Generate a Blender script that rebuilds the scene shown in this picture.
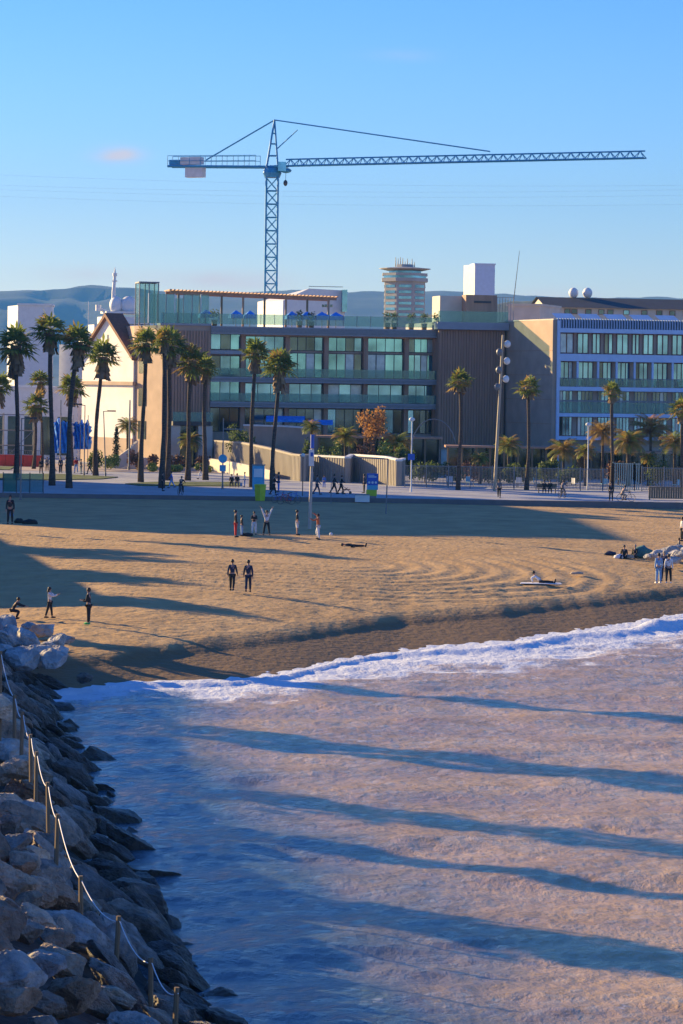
import bpy, bmesh, math, random
import numpy as np
from mathutils import Vector, Matrix, Quaternion
R = math.radians
rnd = random.Random(7)
for o in list(bpy.data.objects): bpy.data.objects.remove(o)
S = bpy.context.scene
COL = S.collection

# ------------------------------------------------------------------ camera
F = 2800.0; HZ = 385.0; CX = 341.5; CAMZ = 13.0; ROLL = R(0.8)
cam = bpy.data.cameras.new('camera'); co = bpy.data.objects.new('camera', cam); COL.objects.link(co)
cam.sensor_fit = 'VERTICAL'; cam.sensor_height = 36; cam.sensor_width = 24
cam.lens = 36 * F / 1024
cam.shift_y = -(512 - HZ) / 1024
cam.clip_start = 1; cam.clip_end = 30000
co.matrix_world = Matrix.Translation((0, 0, CAMZ)) @ Matrix.Rotation(R(90), 4, 'X') @ Matrix.Rotation(ROLL, 4, 'Z')
S.camera = co
# ------------------------------------------------------------------ world, sun, exposure
EL = 15.0
TOSUN = Vector((-.81, .586, 0)).normalized() * math.cos(R(EL)) + Vector((0, 0, math.sin(R(EL))))
w = bpy.data.worlds.new("World"); S.world = w; w.use_nodes = True
nt = w.node_tree; nt.nodes.clear()
wo = nt.nodes.new('ShaderNodeOutputWorld'); bg = nt.nodes.new('ShaderNodeBackground')
sky = nt.nodes.new('ShaderNodeTexSky'); sky.sky_type = 'NISHITA'; sky.sun_disc = False
sky.sun_elevation = R(EL); sky.sun_rotation = math.atan2(TOSUN.x, TOSUN.y)
sky.air_density = 1.0; sky.dust_density = 0.3; sky.ozone_density = 2.6; sky.altitude = 0
bg.inputs[1].default_value = 0.08
tint = nt.nodes.new('ShaderNodeVectorMath'); tint.operation = 'MULTIPLY'; tint.inputs[1].default_value = (.85, .895, 1.15)
hs = nt.nodes.new('ShaderNodeHueSaturation'); hs.inputs['Saturation'].default_value = 1.15
nt.links.new(sky.outputs[0], tint.inputs[0]); nt.links.new(tint.outputs[0], hs.inputs['Color'])
# pale air low over the land, deeper azure above; three wisps of distant cloud
def wn(op, a, b=None, c=None):
    q = nt.nodes.new('ShaderNodeMath'); q.operation = op
    for i, v in enumerate((a, b, c)):
        if v is None: continue
        if isinstance(v, (int, float)): q.inputs[i].default_value = v
        else: nt.links.new(v, q.inputs[i])
    return q.outputs[0]
wtc = nt.nodes.new('ShaderNodeTexCoord'); wsp = nt.nodes.new('ShaderNodeSeparateXYZ'); nt.links.new(wtc.outputs['Generated'], wsp.inputs[0])
wr = nt.nodes.new('ShaderNodeValToRGB'); we = wr.color_ramp.elements; we[0].position = 0; we[0].color = (1.22, 1.12, .94, 1); we[1].position = .16; we[1].color = (.46, .72, 1.0, 1)
x_ = we.new(.03); x_.color = (1.08, 1.04, .98, 1); x_ = we.new(.09); x_.color = (.72, .87, 1.0, 1); x_ = we.new(.35); x_.color = (.40, .68, 1.0, 1); x_ = we.new(.8); x_.color = (.62, .76, 1.0, 1)
nt.links.new(wsp.outputs[2], wr.inputs[0]); wm = nt.nodes.new('ShaderNodeVectorMath'); wm.operation = 'MULTIPLY'; nt.links.new(hs.outputs[0], wm.inputs[0]); nt.links.new(wr.outputs[0], wm.inputs[1])
ux = wn('DIVIDE', wsp.outputs[0], wn('MAXIMUM', wsp.outputs[1], .01)); uz = wn('DIVIDE', wsp.outputs[2], wn('MAXIMUM', wsp.outputs[1], .01))
wnz = nt.nodes.new('ShaderNodeTexNoise'); wnz.inputs['Scale'].default_value = 60; wnz.inputs['Detail'].default_value = 6
wmp = nt.nodes.new('ShaderNodeMapping'); wmp.inputs['Scale'].default_value = (1, 1, 3); nt.links.new(wtc.outputs['Generated'], wmp.inputs[0]); nt.links.new(wmp.outputs[0], wnz.inputs['Vector'])
tot = None
for cx_, cz_, sx_, sz_, am in [(-.081, .081, .0075, .0026, 1.0), (-.042, .0365, .022, .0032, .75), (-.09, .038, .02, .003, .35), (.075, .033, .02, .003, .3), (.02, .118, .012, .002, .12)]:
    q1_ = wn('POWER', wn('MULTIPLY', wn('SUBTRACT', ux, cx_), 1 / sx_), 2); q2_ = wn('POWER', wn('MULTIPLY', wn('SUBTRACT', uz, cz_), 1 / sz_), 2)
    g_ = wn('MULTIPLY', wn('EXPONENT', wn('MULTIPLY', wn('ADD', q1_, q2_), -1)), am); tot = g_ if tot is None else wn('ADD', tot, g_)
cl_ = wn('MINIMUM', wn('MULTIPLY', tot, wn('MULTIPLY', wnz.outputs[0], 1.7)), .8)
wx = nt.nodes.new('ShaderNodeMix'); wx.data_type = 'RGBA'; nt.links.new(cl_, wx.inputs[0]); nt.links.new(wm.outputs[0], wx.inputs[6]); wx.inputs[7].default_value = (5.2, 4.1, 3.7, 1)
nt.links.new(wx.outputs[2], bg.inputs[0]); nt.links.new(bg.outputs[0], wo.inputs[0])
sl = bpy.data.lights.new('sun', 'SUN'); so = bpy.data.objects.new('sun', sl); COL.objects.link(so)
sl.energy = 5.0; sl.angle = R(0.5); sl.color = (1.0, .72, .33)
so.rotation_mode = 'QUATERNION'; so.rotation_quaternion = TOSUN.to_track_quat('Z', 'Y'); so.location = (-100, 100, 100)
S.view_settings.view_transform = 'Standard'; S.view_settings.look = 'None'
S.view_settings.gamma = 1; S.view_settings.exposure = 1.38; S.view_settings.use_curve_mapping = False
S.render.engine = 'CYCLES'
S.cycles.max_bounces = 6; S.cycles.volume_bounces = 0; S.cycles.transparent_max_bounces = 8

# ------------------------------------------------------------------ helpers
def unroll(px, py):
    dx = px - CX; dy = py - HZ; c = math.cos(ROLL); s = math.sin(ROLL)
    return dx * c + dy * s, -dx * s + dy * c
def P(px, py, Y):
    dx, dy = unroll(px, py); return Vector((dx * Y / F, Y, CAMZ - dy * Y / F))
def G(px, py, z):
    dx, dy = unroll(px, py); Y = (CAMZ - z) * F / dy; return Vector((dx * Y / F, Y, z))
def lin(r, g, b):
    f = lambda v: (v / 255 / 12.92) if v / 255 <= .04045 else ((v / 255 + .055) / 1.055) ** 2.4
    return (f(r), f(g), f(b), 1)
def mat(name, col, rough=.8, var=.25, scale=3.0, metal=0, bump=0, bscale=20, spec=.5, detail=5, stretch=(1, 1, 1), trans=0):
    m = bpy.data.materials.new(name); m.use_nodes = True; n = m.node_tree.nodes; l = m.node_tree.links
    b = n['Principled BSDF']; b.inputs['Roughness'].default_value = rough; b.inputs['Metallic'].default_value = metal
    b.inputs['Specular IOR Level'].default_value = spec
    if trans: b.inputs['Transmission Weight'].default_value = trans
    if len(col) == 3: col = (*col, 1)
    tc = n.new('ShaderNodeTexCoord'); mp = n.new('ShaderNodeMapping'); mp.inputs['Scale'].default_value = stretch
    l.new(tc.outputs['Object'], mp.inputs[0])
    no = n.new('ShaderNodeTexNoise'); no.inputs['Scale'].default_value = scale; no.inputs['Detail'].default_value = detail
    l.new(mp.outputs[0], no.inputs['Vector'])
    mr = n.new('ShaderNodeMapRange'); mr.inputs[1].default_value = .3; mr.inputs[2].default_value = .7
    mr.inputs[3].default_value = 1 - var; mr.inputs[4].default_value = 1 + var
    l.new(no.outputs[0], mr.inputs[0])
    mx = n.new('ShaderNodeVectorMath'); mx.operation = 'SCALE'; mx.inputs[0].default_value = col[:3]
    l.new(mr.outputs[0], mx.inputs['Scale']); l.new(mx.outputs[0], b.inputs['Base Color'])
    if bump:
        n2 = n.new('ShaderNodeTexNoise'); n2.inputs['Scale'].default_value = bscale; n2.inputs['Detail'].default_value = 4
        bp = n.new('ShaderNodeBump'); bp.inputs['Strength'].default_value = bump; bp.inputs['Distance'].default_value = .05
        l.new(mp.outputs[0], n2.inputs['Vector']); l.new(n2.outputs[0], bp.inputs['Height']); l.new(bp.outputs[0], b.inputs['Normal'])
    return m
def two(name, c1, c2, scale, rough=.8, lo=.4, hi=.6, bump=0, coord='Object', stretch=(1, 1, 1), detail=6, bdist=.1, bscale=None, spec=.5):
    m = bpy.data.materials.new(name); m.use_nodes = True; n = m.node_tree.nodes; l = m.node_tree.links
    b = n['Principled BSDF']; b.inputs['Roughness'].default_value = rough; b.inputs['Specular IOR Level'].default_value = spec
    if coord == 'Pos': src = n.new('ShaderNodeNewGeometry').outputs['Position']
    else: src = n.new('ShaderNodeTexCoord').outputs['Object']
    mp = n.new('ShaderNodeMapping'); mp.inputs['Scale'].default_value = stretch; l.new(src, mp.inputs[0])
    no = n.new('ShaderNodeTexNoise'); no.inputs['Scale'].default_value = scale; no.inputs['Detail'].default_value = detail
    l.new(mp.outputs[0], no.inputs['Vector'])
    cr = n.new('ShaderNodeValToRGB'); cr.color_ramp.elements[0].position = lo; cr.color_ramp.elements[1].position = hi
    cr.color_ramp.elements[0].color = (*c1[:3], 1); cr.color_ramp.elements[1].color = (*c2[:3], 1)
    l.new(no.outputs[0], cr.inputs[0]); l.new(cr.outputs[0], b.inputs['Base Color'])
    if bump:
        n2 = n.new('ShaderNodeTexNoise'); n2.inputs['Scale'].default_value = bscale or scale * 3; n2.inputs['Detail'].default_value = 6
        l.new(mp.outputs[0], n2.inputs['Vector'])
        bp = n.new('ShaderNodeBump'); bp.inputs['Strength'].default_value = bump; bp.inputs['Distance'].default_value = bdist
        l.new(n2.outputs[0], bp.inputs['Height']); l.new(bp.outputs[0], b.inputs['Normal'])
    return m
def link(name, me, mats, parent=None):
    o = bpy.data.objects.new(name, me); COL.objects.link(o)
    for m in (mats if isinstance(mats, (list, tuple)) else [mats]):
        me.materials.append(m)
    if parent: o.parent = parent
    return o
def tag(o, label=None, cat=None, group=None, kind=None):
    if label: o['label'] = label
    if cat: o['category'] = cat
    if group: o['group'] = group
    if kind: o['kind'] = kind
    return o
def thing(name, label, cat, loc=(0, 0, 0), rz=0, group=None, scale=1):
    o = bpy.data.objects.new(name, None); COL.objects.link(o); o.location = loc; o.rotation_euler = (0, 0, rz)
    o.scale = (scale,) * 3; o.empty_display_size = .3
    return tag(o, label, cat, group)
def kids(o): return [c for c in bpy.data.objects if c.parent == o]
def copy_tree(o, parent=None):
    c = o.copy(); COL.objects.link(c); c.parent = parent
    for ch in kids(o): copy_tree(ch, c)
    return c
class MB:
    def __init__(s): s.v = []; s.f = []; s.m = []
    def add(s, vs, fs, mi=0):
        k = len(s.v); s.v += [tuple(v) for v in vs]; s.f += [tuple(i + k for i in f) for f in fs]; s.m += [mi] * len(fs); return s
    def box(s, x0, x1, y0, y1, z0, z1, mi=0, M=None):
        vs = [Vector((x, y, z)) for z in (z0, z1) for y in (y0, y1) for x in (x0, x1)]
        if M: vs = [M @ v for v in vs]
        return s.add(vs, [(0, 2, 3, 1), (4, 5, 7, 6), (0, 1, 5, 4), (2, 6, 7, 3), (0, 4, 6, 2), (1, 3, 7, 5)], mi)
    def tube(s, pts, rs, n=6, mi=0, cap=True):
        pts = [Vector(p) for p in pts]
        if not isinstance(rs, (list, tuple)): rs = [rs] * len(pts)
        rings = []; vs = []; up = None
        for i, p in enumerate(pts):
            d = (pts[min(i + 1, len(pts) - 1)] - pts[max(i - 1, 0)])
            d = d.normalized() if d.length > 1e-9 else Vector((0, 0, 1))
            a = d.cross(Vector((0, 0, 1)) if abs(d.z) < .95 else Vector((1, 0, 0))).normalized()
            if up is not None:
                a2 = up - d * up.dot(d)
                if a2.length > .1: a = a2.normalized()
            up = a; b = d.cross(a)
            for k in range(n):
                t = 2 * math.pi * k / n; vs.append(p + (a * math.cos(t) + b * math.sin(t)) * rs[i])
        fs = []
        for i in range(len(pts) - 1):
            for k in range(n):
                k2 = (k + 1) % n; fs.append((i * n + k, i * n + k2, (i + 1) * n + k2, (i + 1) * n + k))
        if cap: fs.append(tuple(range(n - 1, -1, -1))); fs.append(tuple((len(pts) - 1) * n + k for k in range(n)))
        return s.add(vs, fs, mi)
    def ball(s, c, r, n=10, m=7, mi=0, sc=(1, 1, 1)):
        vs = []; c = Vector(c)
        for j in range(m + 1):
            t = math.pi * j / m
            for k in range(n):
                a = 2 * math.pi * k / n
                vs.append(c + Vector((r * sc[0] * math.sin(t) * math.cos(a), r * sc[1] * math.sin(t) * math.sin(a), r * sc[2] * math.cos(t))))
        fs = [(j * n + k, (j + 1) * n + k, (j + 1) * n + (k + 1) % n, j * n + (k + 1) % n) for j in range(m) for k in range(n)]
        return s.add(vs, fs, mi)
    def prism(s, poly, z0, z1, mi=0):
        n = len(poly); vs = [(x, y, z0) for x, y in poly] + [(x, y, z1) for x, y in poly]
        return s.add(vs, [tuple(range(n - 1, -1, -1)), tuple(range(n, 2 * n))] + [(k, (k + 1) % n, n + (k + 1) % n, n + k) for k in range(n)], mi)
    def build(s, name, mats, parent=None, smooth=False):
        me = bpy.data.meshes.new(name); me.from_pydata(s.v, [], s.f)
        o = link(name, me, mats, parent)
        if any(s.m): me.polygons.foreach_set('material_index', s.m)
        if smooth: me.polygons.foreach_set('use_smooth', [True] * len(me.polygons))
        me.update(); return o
# numpy value noise
def vnoise(x, y, seed=0):
    x = np.asarray(x, float); y = np.asarray(y, float)
    xi = np.floor(x).astype(np.int64); yi = np.floor(y).astype(np.int64); fx = x - xi; fy = y - yi
    fx = fx * fx * (3 - 2 * fx); fy = fy * fy * (3 - 2 * fy)
    def h(a, b):
        n = (a * 374761393 + b * 668265263 + seed * 1442695041) & 0xffffffff
        n = ((n ^ (n >> 13)) * 1274126177) & 0xffffffff
        return ((n ^ (n >> 16)) & 0xffff) / 65535.0
    return (h(xi, yi) * (1 - fx) + h(xi + 1, yi) * fx) * (1 - fy) + (h(xi, yi + 1) * (1 - fx) + h(xi + 1, yi + 1) * fx) * fy
def fbm(x, y, seed=0, oct=4):
    t = 0; a = .5
    for i in range(oct): t = t + a * vnoise(x * 2 ** i + 13.7 * i, y * 2 ** i - 7.1 * i, seed + i); a *= .5
    return t
def grid(name, xs, ys, zf, mats, attrs=None, smooth=True):
    X, Y = np.meshgrid(xs, ys); Z = zf(X, Y); nx = len(xs); ny = len(ys)
    me = bpy.data.meshes.new(name); v = np.stack([X, Y, Z], -1).reshape(-1, 3)
    me.vertices.add(len(v)); me.vertices.foreach_set('co', v.ravel())
    i = (np.arange(ny - 1)[:, None] * nx + np.arange(nx - 1)[None, :]).ravel()
    q = np.stack([i, i + 1, i + nx + 1, i + nx], -1)
    me.loops.add(q.size); me.loops.foreach_set('vertex_index', q.ravel().astype(np.int32))
    me.polygons.add(len(q)); me.polygons.foreach_set('loop_start', np.arange(len(q), dtype=np.int32) * 4)
    me.polygons.foreach_set('use_smooth', np.ones(len(q), bool) if smooth else np.zeros(len(q), bool))
    me.update(); me.validate()
    for k, fn in (attrs or {}).items():
        a = me.attributes.new(k, 'FLOAT', 'POINT'); a.data.foreach_set('value', fn(X, Y).ravel().astype(np.float32))
    return link(name, me, mats)
def seq(*segs):   # nonuniform coordinate list: (start, stop, step) ...
    out = []
    for a, b, st in segs: out += list(np.arange(a, b, st))
    out.append(segs[-1][1]); return np.array(out)

# ------------------------------------------------------------------ materials
M = {}
M['white'] = mat('white_paint', (.72, .72, .70), .6, .06, 1.5)
M['offwhite'] = mat('cream_plaster', (.60, .54, .44), .8, .1, .8)
M['brown'] = mat('brown_cladding', (.42, .24, .15), .75, .14, 1.2, stretch=(3, 3, .3))
M['brownlight'] = mat('tan_cladding', (.44, .31, .22), .8, .12, .6)
M['slab'] = mat('slab_concrete', (.33, .33, .34), .7, .08, 1)
M['darkmetal'] = mat('dark_metal', (.05, .045, .045), .5, .15, 3)
M['redframe'] = mat('red_brown_frame', (.20, .07, .05), .6, .1, 3)
M['greymetal'] = mat('galvanised_metal', (.20, .20, .205), .5, .12, 4, metal=.3)
M['beigewall'] = mat('beige_render', (.46, .41, .33), .85, .1, .7, bump=.2, bscale=4)
M['crane'] = mat('blue_crane_paint', (.02, .25, .50), .5, .15, 2)
M['weight'] = mat('counterweight_concrete', (.62, .62, .66), .9, .1, 1)
M['trunk'] = two('palm_bark', (.045, .032, .024), (.12, .085, .06), 3, .95, .35, .65, bump=.5, stretch=(1, 1, 5))
M['leafcore'] = mat('palm_skirt', (.24, .16, .085), .9, .35, 2)
M['leaf'] = two('palm_leaf', (.07, .12, .022), (.30, .33, .06), 1.2, .55, .35, .65)
M['leafdry'] = two('dry_palm_leaf', (.24, .15, .04), (.45, .30, .07), 1.5, .7, .35, .65)
M['hedge'] = two('hedge_leaf', (.05, .085, .02), (.14, .18, .04), 1, .7, .35, .65)
M['orangeleaf'] = two('autumn_leaf', (.34, .16, .04), (.5, .27, .08), 1, .7, .35, .65)
M['bark'] = mat('tree_bark', (.14, .10, .075), .9, .2, 6)
M['blue'] = mat('blue_cloth', (.02, .26, .78), .7, .25, 3)
M['bluep'] = mat('blue_panel', (.02, .10, .48), .5, .1, 2)
M['cyanp'] = mat('light_blue_panel', (.10, .42, .58), .5, .1, 2)
M['greenp'] = mat('lime_panel', (.42, .55, .02), .5, .1, 2)
M['red'] = mat('red_barrier_plastic', (.50, .02, .015), .5, .15, 2)
M['asphalt'] = mat('asphalt', (.16, .14, .13), .9, .1, .4)
M['wood'] = mat('weathered_wood', (.22, .15, .085), .85, .2, 5, stretch=(4, 4, .5))
M['rope'] = mat('pale_rope', (.75, .72, .70), .6, .08, 10)
M['skin'] = mat('skin', (.42, .24, .17), .6, .05, 5)
M['hair'] = mat('hair', (.03, .02, .015), .6, .2, 20)
CL = {k: mat(k + '_cloth', v, .85, .12, 6) for k, v in dict(black=(.012, .012, .016), navy=(.015, .025, .06), white=(.72, .72, .74),
      red=(.45, .015, .02), orange=(.48, .12, .04), blue=(.05, .16, .5), lightblue=(.22, .38, .62), grey=(.12, .12, .14), green=(.03, .42, .12), tan=(.4, .32, .24), teal=(.05, .17, .17)).items()}
def glassmat(name, c, metal=.75, rough=.08, vs=.35):
    m = mat(name, c, rough, .45, vs, metal=metal, detail=2); return m
M['glass'] = glassmat('teal_window_glass', (.13, .31, .37))
M['glassb'] = glassmat('blue_window_glass', (.13, .28, .38))
M['glassdark'] = glassmat('dark_window_glass', (.06, .09, .10))
def seeglass(name, c, tr):
    m = bpy.data.materials.new(name); m.use_nodes = True; n = m.node_tree.nodes; l = m.node_tree.links
    b = n['Principled BSDF']; b.inputs['Base Color'].default_value = (*c, 1); b.inputs['Roughness'].default_value = .05; b.inputs['Metallic'].default_value = .2
    t = n.new('ShaderNodeBsdfTransparent'); t.inputs[0].default_value = (.75, .93, .92, 1); mx = n.new('ShaderNodeMixShader'); mx.inputs[0].default_value = tr
    nz = n.new('ShaderNodeTexNoise'); nz.inputs['Scale'].default_value = .6
    mr = n.new('ShaderNodeMapRange'); mr.inputs[3].default_value = tr * .7; mr.inputs[4].default_value = tr * 1.3; l.new(nz.outputs[0], mr.inputs[0]); l.new(mr.outputs[0], mx.inputs[0])
    l.new(t.outputs[0], mx.inputs[1]); l.new(b.outputs[0], mx.inputs[2]); l.new(mx.outputs[0], n['Material Output'].inputs[0]); return m
M['curtain'] = mat('curtained_glass', (.42, .50, .50), .25, .2, 1.5, metal=.2)
M['pbw'] = mat('pale_blue_white_paint', (.54, .64, .80), .6, .06, 1.5)  # white paint with the blue of its shade put into the colour
M['solar'] = mat('pale_roof_panel', (.45, .55, .68), .3, .08, 1)
M['balus'] = seeglass('balustrade_glass', (.16, .30, .31), .3)

for k_ in ('leaf', 'leafdry', 'orangeleaf', 'hedge'):      # thin leaves let some light through
    n_ = M[k_].node_tree.nodes; l_ = M[k_].node_tree.links; tr_ = n_.new('ShaderNodeBsdfTranslucent'); mx_ = n_.new('ShaderNodeMixShader'); mx_.inputs[0].default_value = .45
    l_.new(n_['Principled BSDF'].inputs['Base Color'].links[0].from_socket, tr_.inputs[0]); l_.new(n_['Principled BSDF'].outputs[0], mx_.inputs[1]); l_.new(tr_.outputs[0], mx_.inputs[2]); l_.new(mx_.outputs[0], n_['Material Output'].inputs[0])
# ------------------------------------------------------------------ ground and sea
def curve(tab):
    pts = sorted([(G(a, b, z).x, G(a, b, z).y, z) for a, b, z in tab])
    return np.array([p[0] for p in pts]), np.array([p[1] for p in pts]), np.array([p[2] for p in pts])
CXs, CYs, CZs = curve([(-60, 640, .8), (60, 655, .85), (130, 650, .9), (180, 641, .95), (280, 628, 1.0), (400, 612, 1.0), (500, 604, 1.0), (570, 597, .95), (640, 591, .9), (683, 586, .85), (900, 570, .85)])
SXs, SYs, _ = curve([(-60, 694, 0), (60, 691, 0), (130, 684, 0), (230, 684, 0), (290, 673, 0), (340, 662, 0), (430, 650, 0), (520, 641, 0), (600, 630, 0), (640, 622, 0), (683, 617, 0), (900, 592, 0)])
def Ys(x): return np.interp(x, SXs, SYs) + np.where(x > SXs[-1], (x - SXs[-1]) * .35, 0) + .9 * np.sin(x * .7) * .4 + 1.1 * (vnoise(x * .45, x * 0, 3) - .5)
def Yc(x): return np.interp(x, CXs, CYs) + np.where(x > CXs[-1], (x - CXs[-1]) * .35, 0) + 1.2 * (fbm(x * .5, x * 0, 5) - .5) + 1.0 * (fbm(x * 2.2, x * 0, 6) - .5)
PROM = 250.0
def hbeach(x, y):
    ys = Ys(x); yc = np.maximum(Yc(x), ys + 2.5); zc = np.interp(x, CXs, CZs)
    t = (y - ys) / (yc - ys)
    a = zc * np.where(t < .72, .58 * t / .72, .58 + .42 * np.clip((t - .72) / .28, 0, 1) ** .8)
    b = zc + (2.65 - zc) * (1 - np.exp(-np.clip(y - yc, 0, None) / 38))
    h = np.where(t < 0, np.maximum(-3, .07 * (y - ys)), np.where(t < 1, a, b))
    dry = np.clip((t - .95) * 4, 0, 1); inb = np.where(y < PROM + 1, 1., 0.)
    near = np.exp(-np.clip(y - yc, 0, None) / 22)
    h = h + dry * inb * ((.13 * near + .03) * (fbm(x * 2.6, y * 1.7, 11, 3) - .45) + 0)
    # tractor rake grooves: loops about a long axis, turning round at the right end
    ax, ay = G(340, 562, 2.0).x, G(340, 562, 2.0).y
    dx = np.clip(x - ax, 0, None); d = np.sqrt((dx * 1.05) ** 2 + ((y - ay - .12 * (ax - x).clip(0)) * .85) ** 2)
    d = d + 1.2 * (fbm(x * .12, y * .12, 31, 2) - .4)
    ring = np.sin(2 * np.pi * d / 1.7) * .055 + np.sin(2 * np.pi * d / .7) * .015
    msk = np.clip((20 - d) / 3, 0, 1) * np.clip((d - 1) / 2, 0, 1)
    g2 = np.sin(2 * np.pi * (y + .1 * x + .8 * fbm(x * .08, y * .1, 41, 2)) / 2.6) * .04
    wob = np.clip((fbm(x * .07, y * .07, 51, 2) - .3) * 4, 0, 1)
    h = h + dry * inb * (ring * msk * (.7 + .3 * wob) + g2 * (1 - msk) * wob * (1 - near))
    # bank of the breakwater root
    return h
XG = seq((-9000, -400, 800), (-400, -60, 20), (-60, -24, 2), (-24, 34, .3), (34, 80, 4), (80, 400, 40), (400, 9000, 900))
YG = seq((-3000, 20, 300), (20, 110, 10), (110, 120, 1), (120, 172, .28), (172, 251, .5), (251, 400, 15), (400, 9200, 800))
def sandmat():
    m = bpy.data.materials.new('beach_sand'); m.use_nodes = True; n = m.node_tree.nodes; l = m.node_tree.links
    b = n['Principled BSDF']; b.inputs['Specular IOR Level'].default_value = .3
    g = n.new('ShaderNodeNewGeometry'); sp = n.new('ShaderNodeSeparateXYZ'); l.new(g.outputs['Position'], sp.inputs[0])
    n1 = n.new('ShaderNodeTexNoise'); n1.inputs['Scale'].default_value = .35; n1.inputs['Detail'].default_value = 9; n1.inputs['Roughness'].default_value = .65; l.new(g.outputs['Position'], n1.inputs['Vector'])
    cr = n.new('ShaderNodeValToRGB'); cr.color_ramp.elements[0].position = .3; cr.color_ramp.elements[1].position = .7
    cr.color_ramp.elements[0].color = (.40, .24, .10, 1); cr.color_ramp.elements[1].color = (.59, .38, .17, 1); l.new(n1.outputs[0], cr.inputs[0])
    # wet: low sand stays damp
    ad = n.new('ShaderNodeMath'); ad.operation = 'MULTIPLY_ADD'; ad.inputs[1].default_value = .5; l.new(n1.outputs[0], ad.inputs[0]); l.new(sp.outputs[2], ad.inputs[2])
    mr = n.new('ShaderNodeMapRange'); mr.inputs[1].default_value = .95; mr.inputs[2].default_value = 1.2; mr.inputs[3].default_value = 1; mr.inputs[4].default_value = 0; l.new(ad.outputs[0], mr.inputs[0])
    mx = n.new('ShaderNodeMix'); mx.data_type = 'RGBA'; l.new(mr.outputs[0], mx.inputs[0]); l.new(cr.outputs[0], mx.inputs[6]); mx.inputs[7].default_value = (.21, .125, .05, 1)
    l.new(mx.outputs[2], b.inputs['Base Color'])
    m2 = n.new('ShaderNodeMapRange'); m2.inputs[3].default_value = .95; m2.inputs[4].default_value = .8; l.new(mr.outputs[0], m2.inputs[0]); l.new(m2.outputs[0], b.inputs['Roughness'])
    n2 = n.new('ShaderNodeTexNoise'); n2.inputs['Scale'].default_value = 2.4; n2.inputs['Detail'].default_value = 5; l.new(g.outputs['Position'], n2.inputs['Vector'])
    bp = n.new('ShaderNodeBump'); bp.inputs['Strength'].default_value = 1; bp.inputs['Distance'].default_value = .09
    l.new(n2.outputs[0], bp.inputs['Height']); l.new(bp.outputs[0], b.inputs['Normal']); return m
M['sand'] = sandmat()
tag(grid('beach', XG, YG, hbeach, M['sand']), kind='structure')

def wavez(x, y):
    d = Ys(x) - y
    amp = np.clip(d / 6, .15, 1)
    big = .16 * np.sin(2 * np.pi * (y * .8 - x * .35 + 1.6 * fbm(x * .1, y * .1, 61, 2) * 3) / 6.5)
    z = big * .35 + .28 * (fbm(x * .35, y * .6, 71, 5) - .48) + .12 * (fbm(x * 1.5, y * 1.5, 81, 3) - .45)
    # low breaker along the shore
    wd = np.clip((x + 4) / 20, .25, 1)
    br = np.exp(-((d - 4.5 * wd) / (1.6 * wd)) ** 2) * .38 * wd * (.5 + fbm(x * .5, y * .5, 77, 3))
    fo = foamf(x, y)
    return z * amp + br + np.where(d < 1.5, .05, 0) + fo * .14 * (fbm(x * 2.2, y * 1.6, 78, 3) - .3)
def foamf(x, y):
    d = Ys(x) - y + 1.8 * (fbm(x * .4, y * .3, 91, 4) - .5)
    wd = np.clip((x + 14) / 18, .35, 1) * 17 + 2.5 * vnoise(x * .3, y * 0, 8)
    f = 1 - np.clip((d - wd * .3) / (wd * .7), 0, 1)
    lace = fbm(x * 1.1, y * .8, 95, 4)
    f = f * 1.25 - .35 * (1 - f) - (.48 - lace) * 2.2 * np.clip(1.3 - f, .5, 1)
    return np.clip(f, 0, 1)
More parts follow.
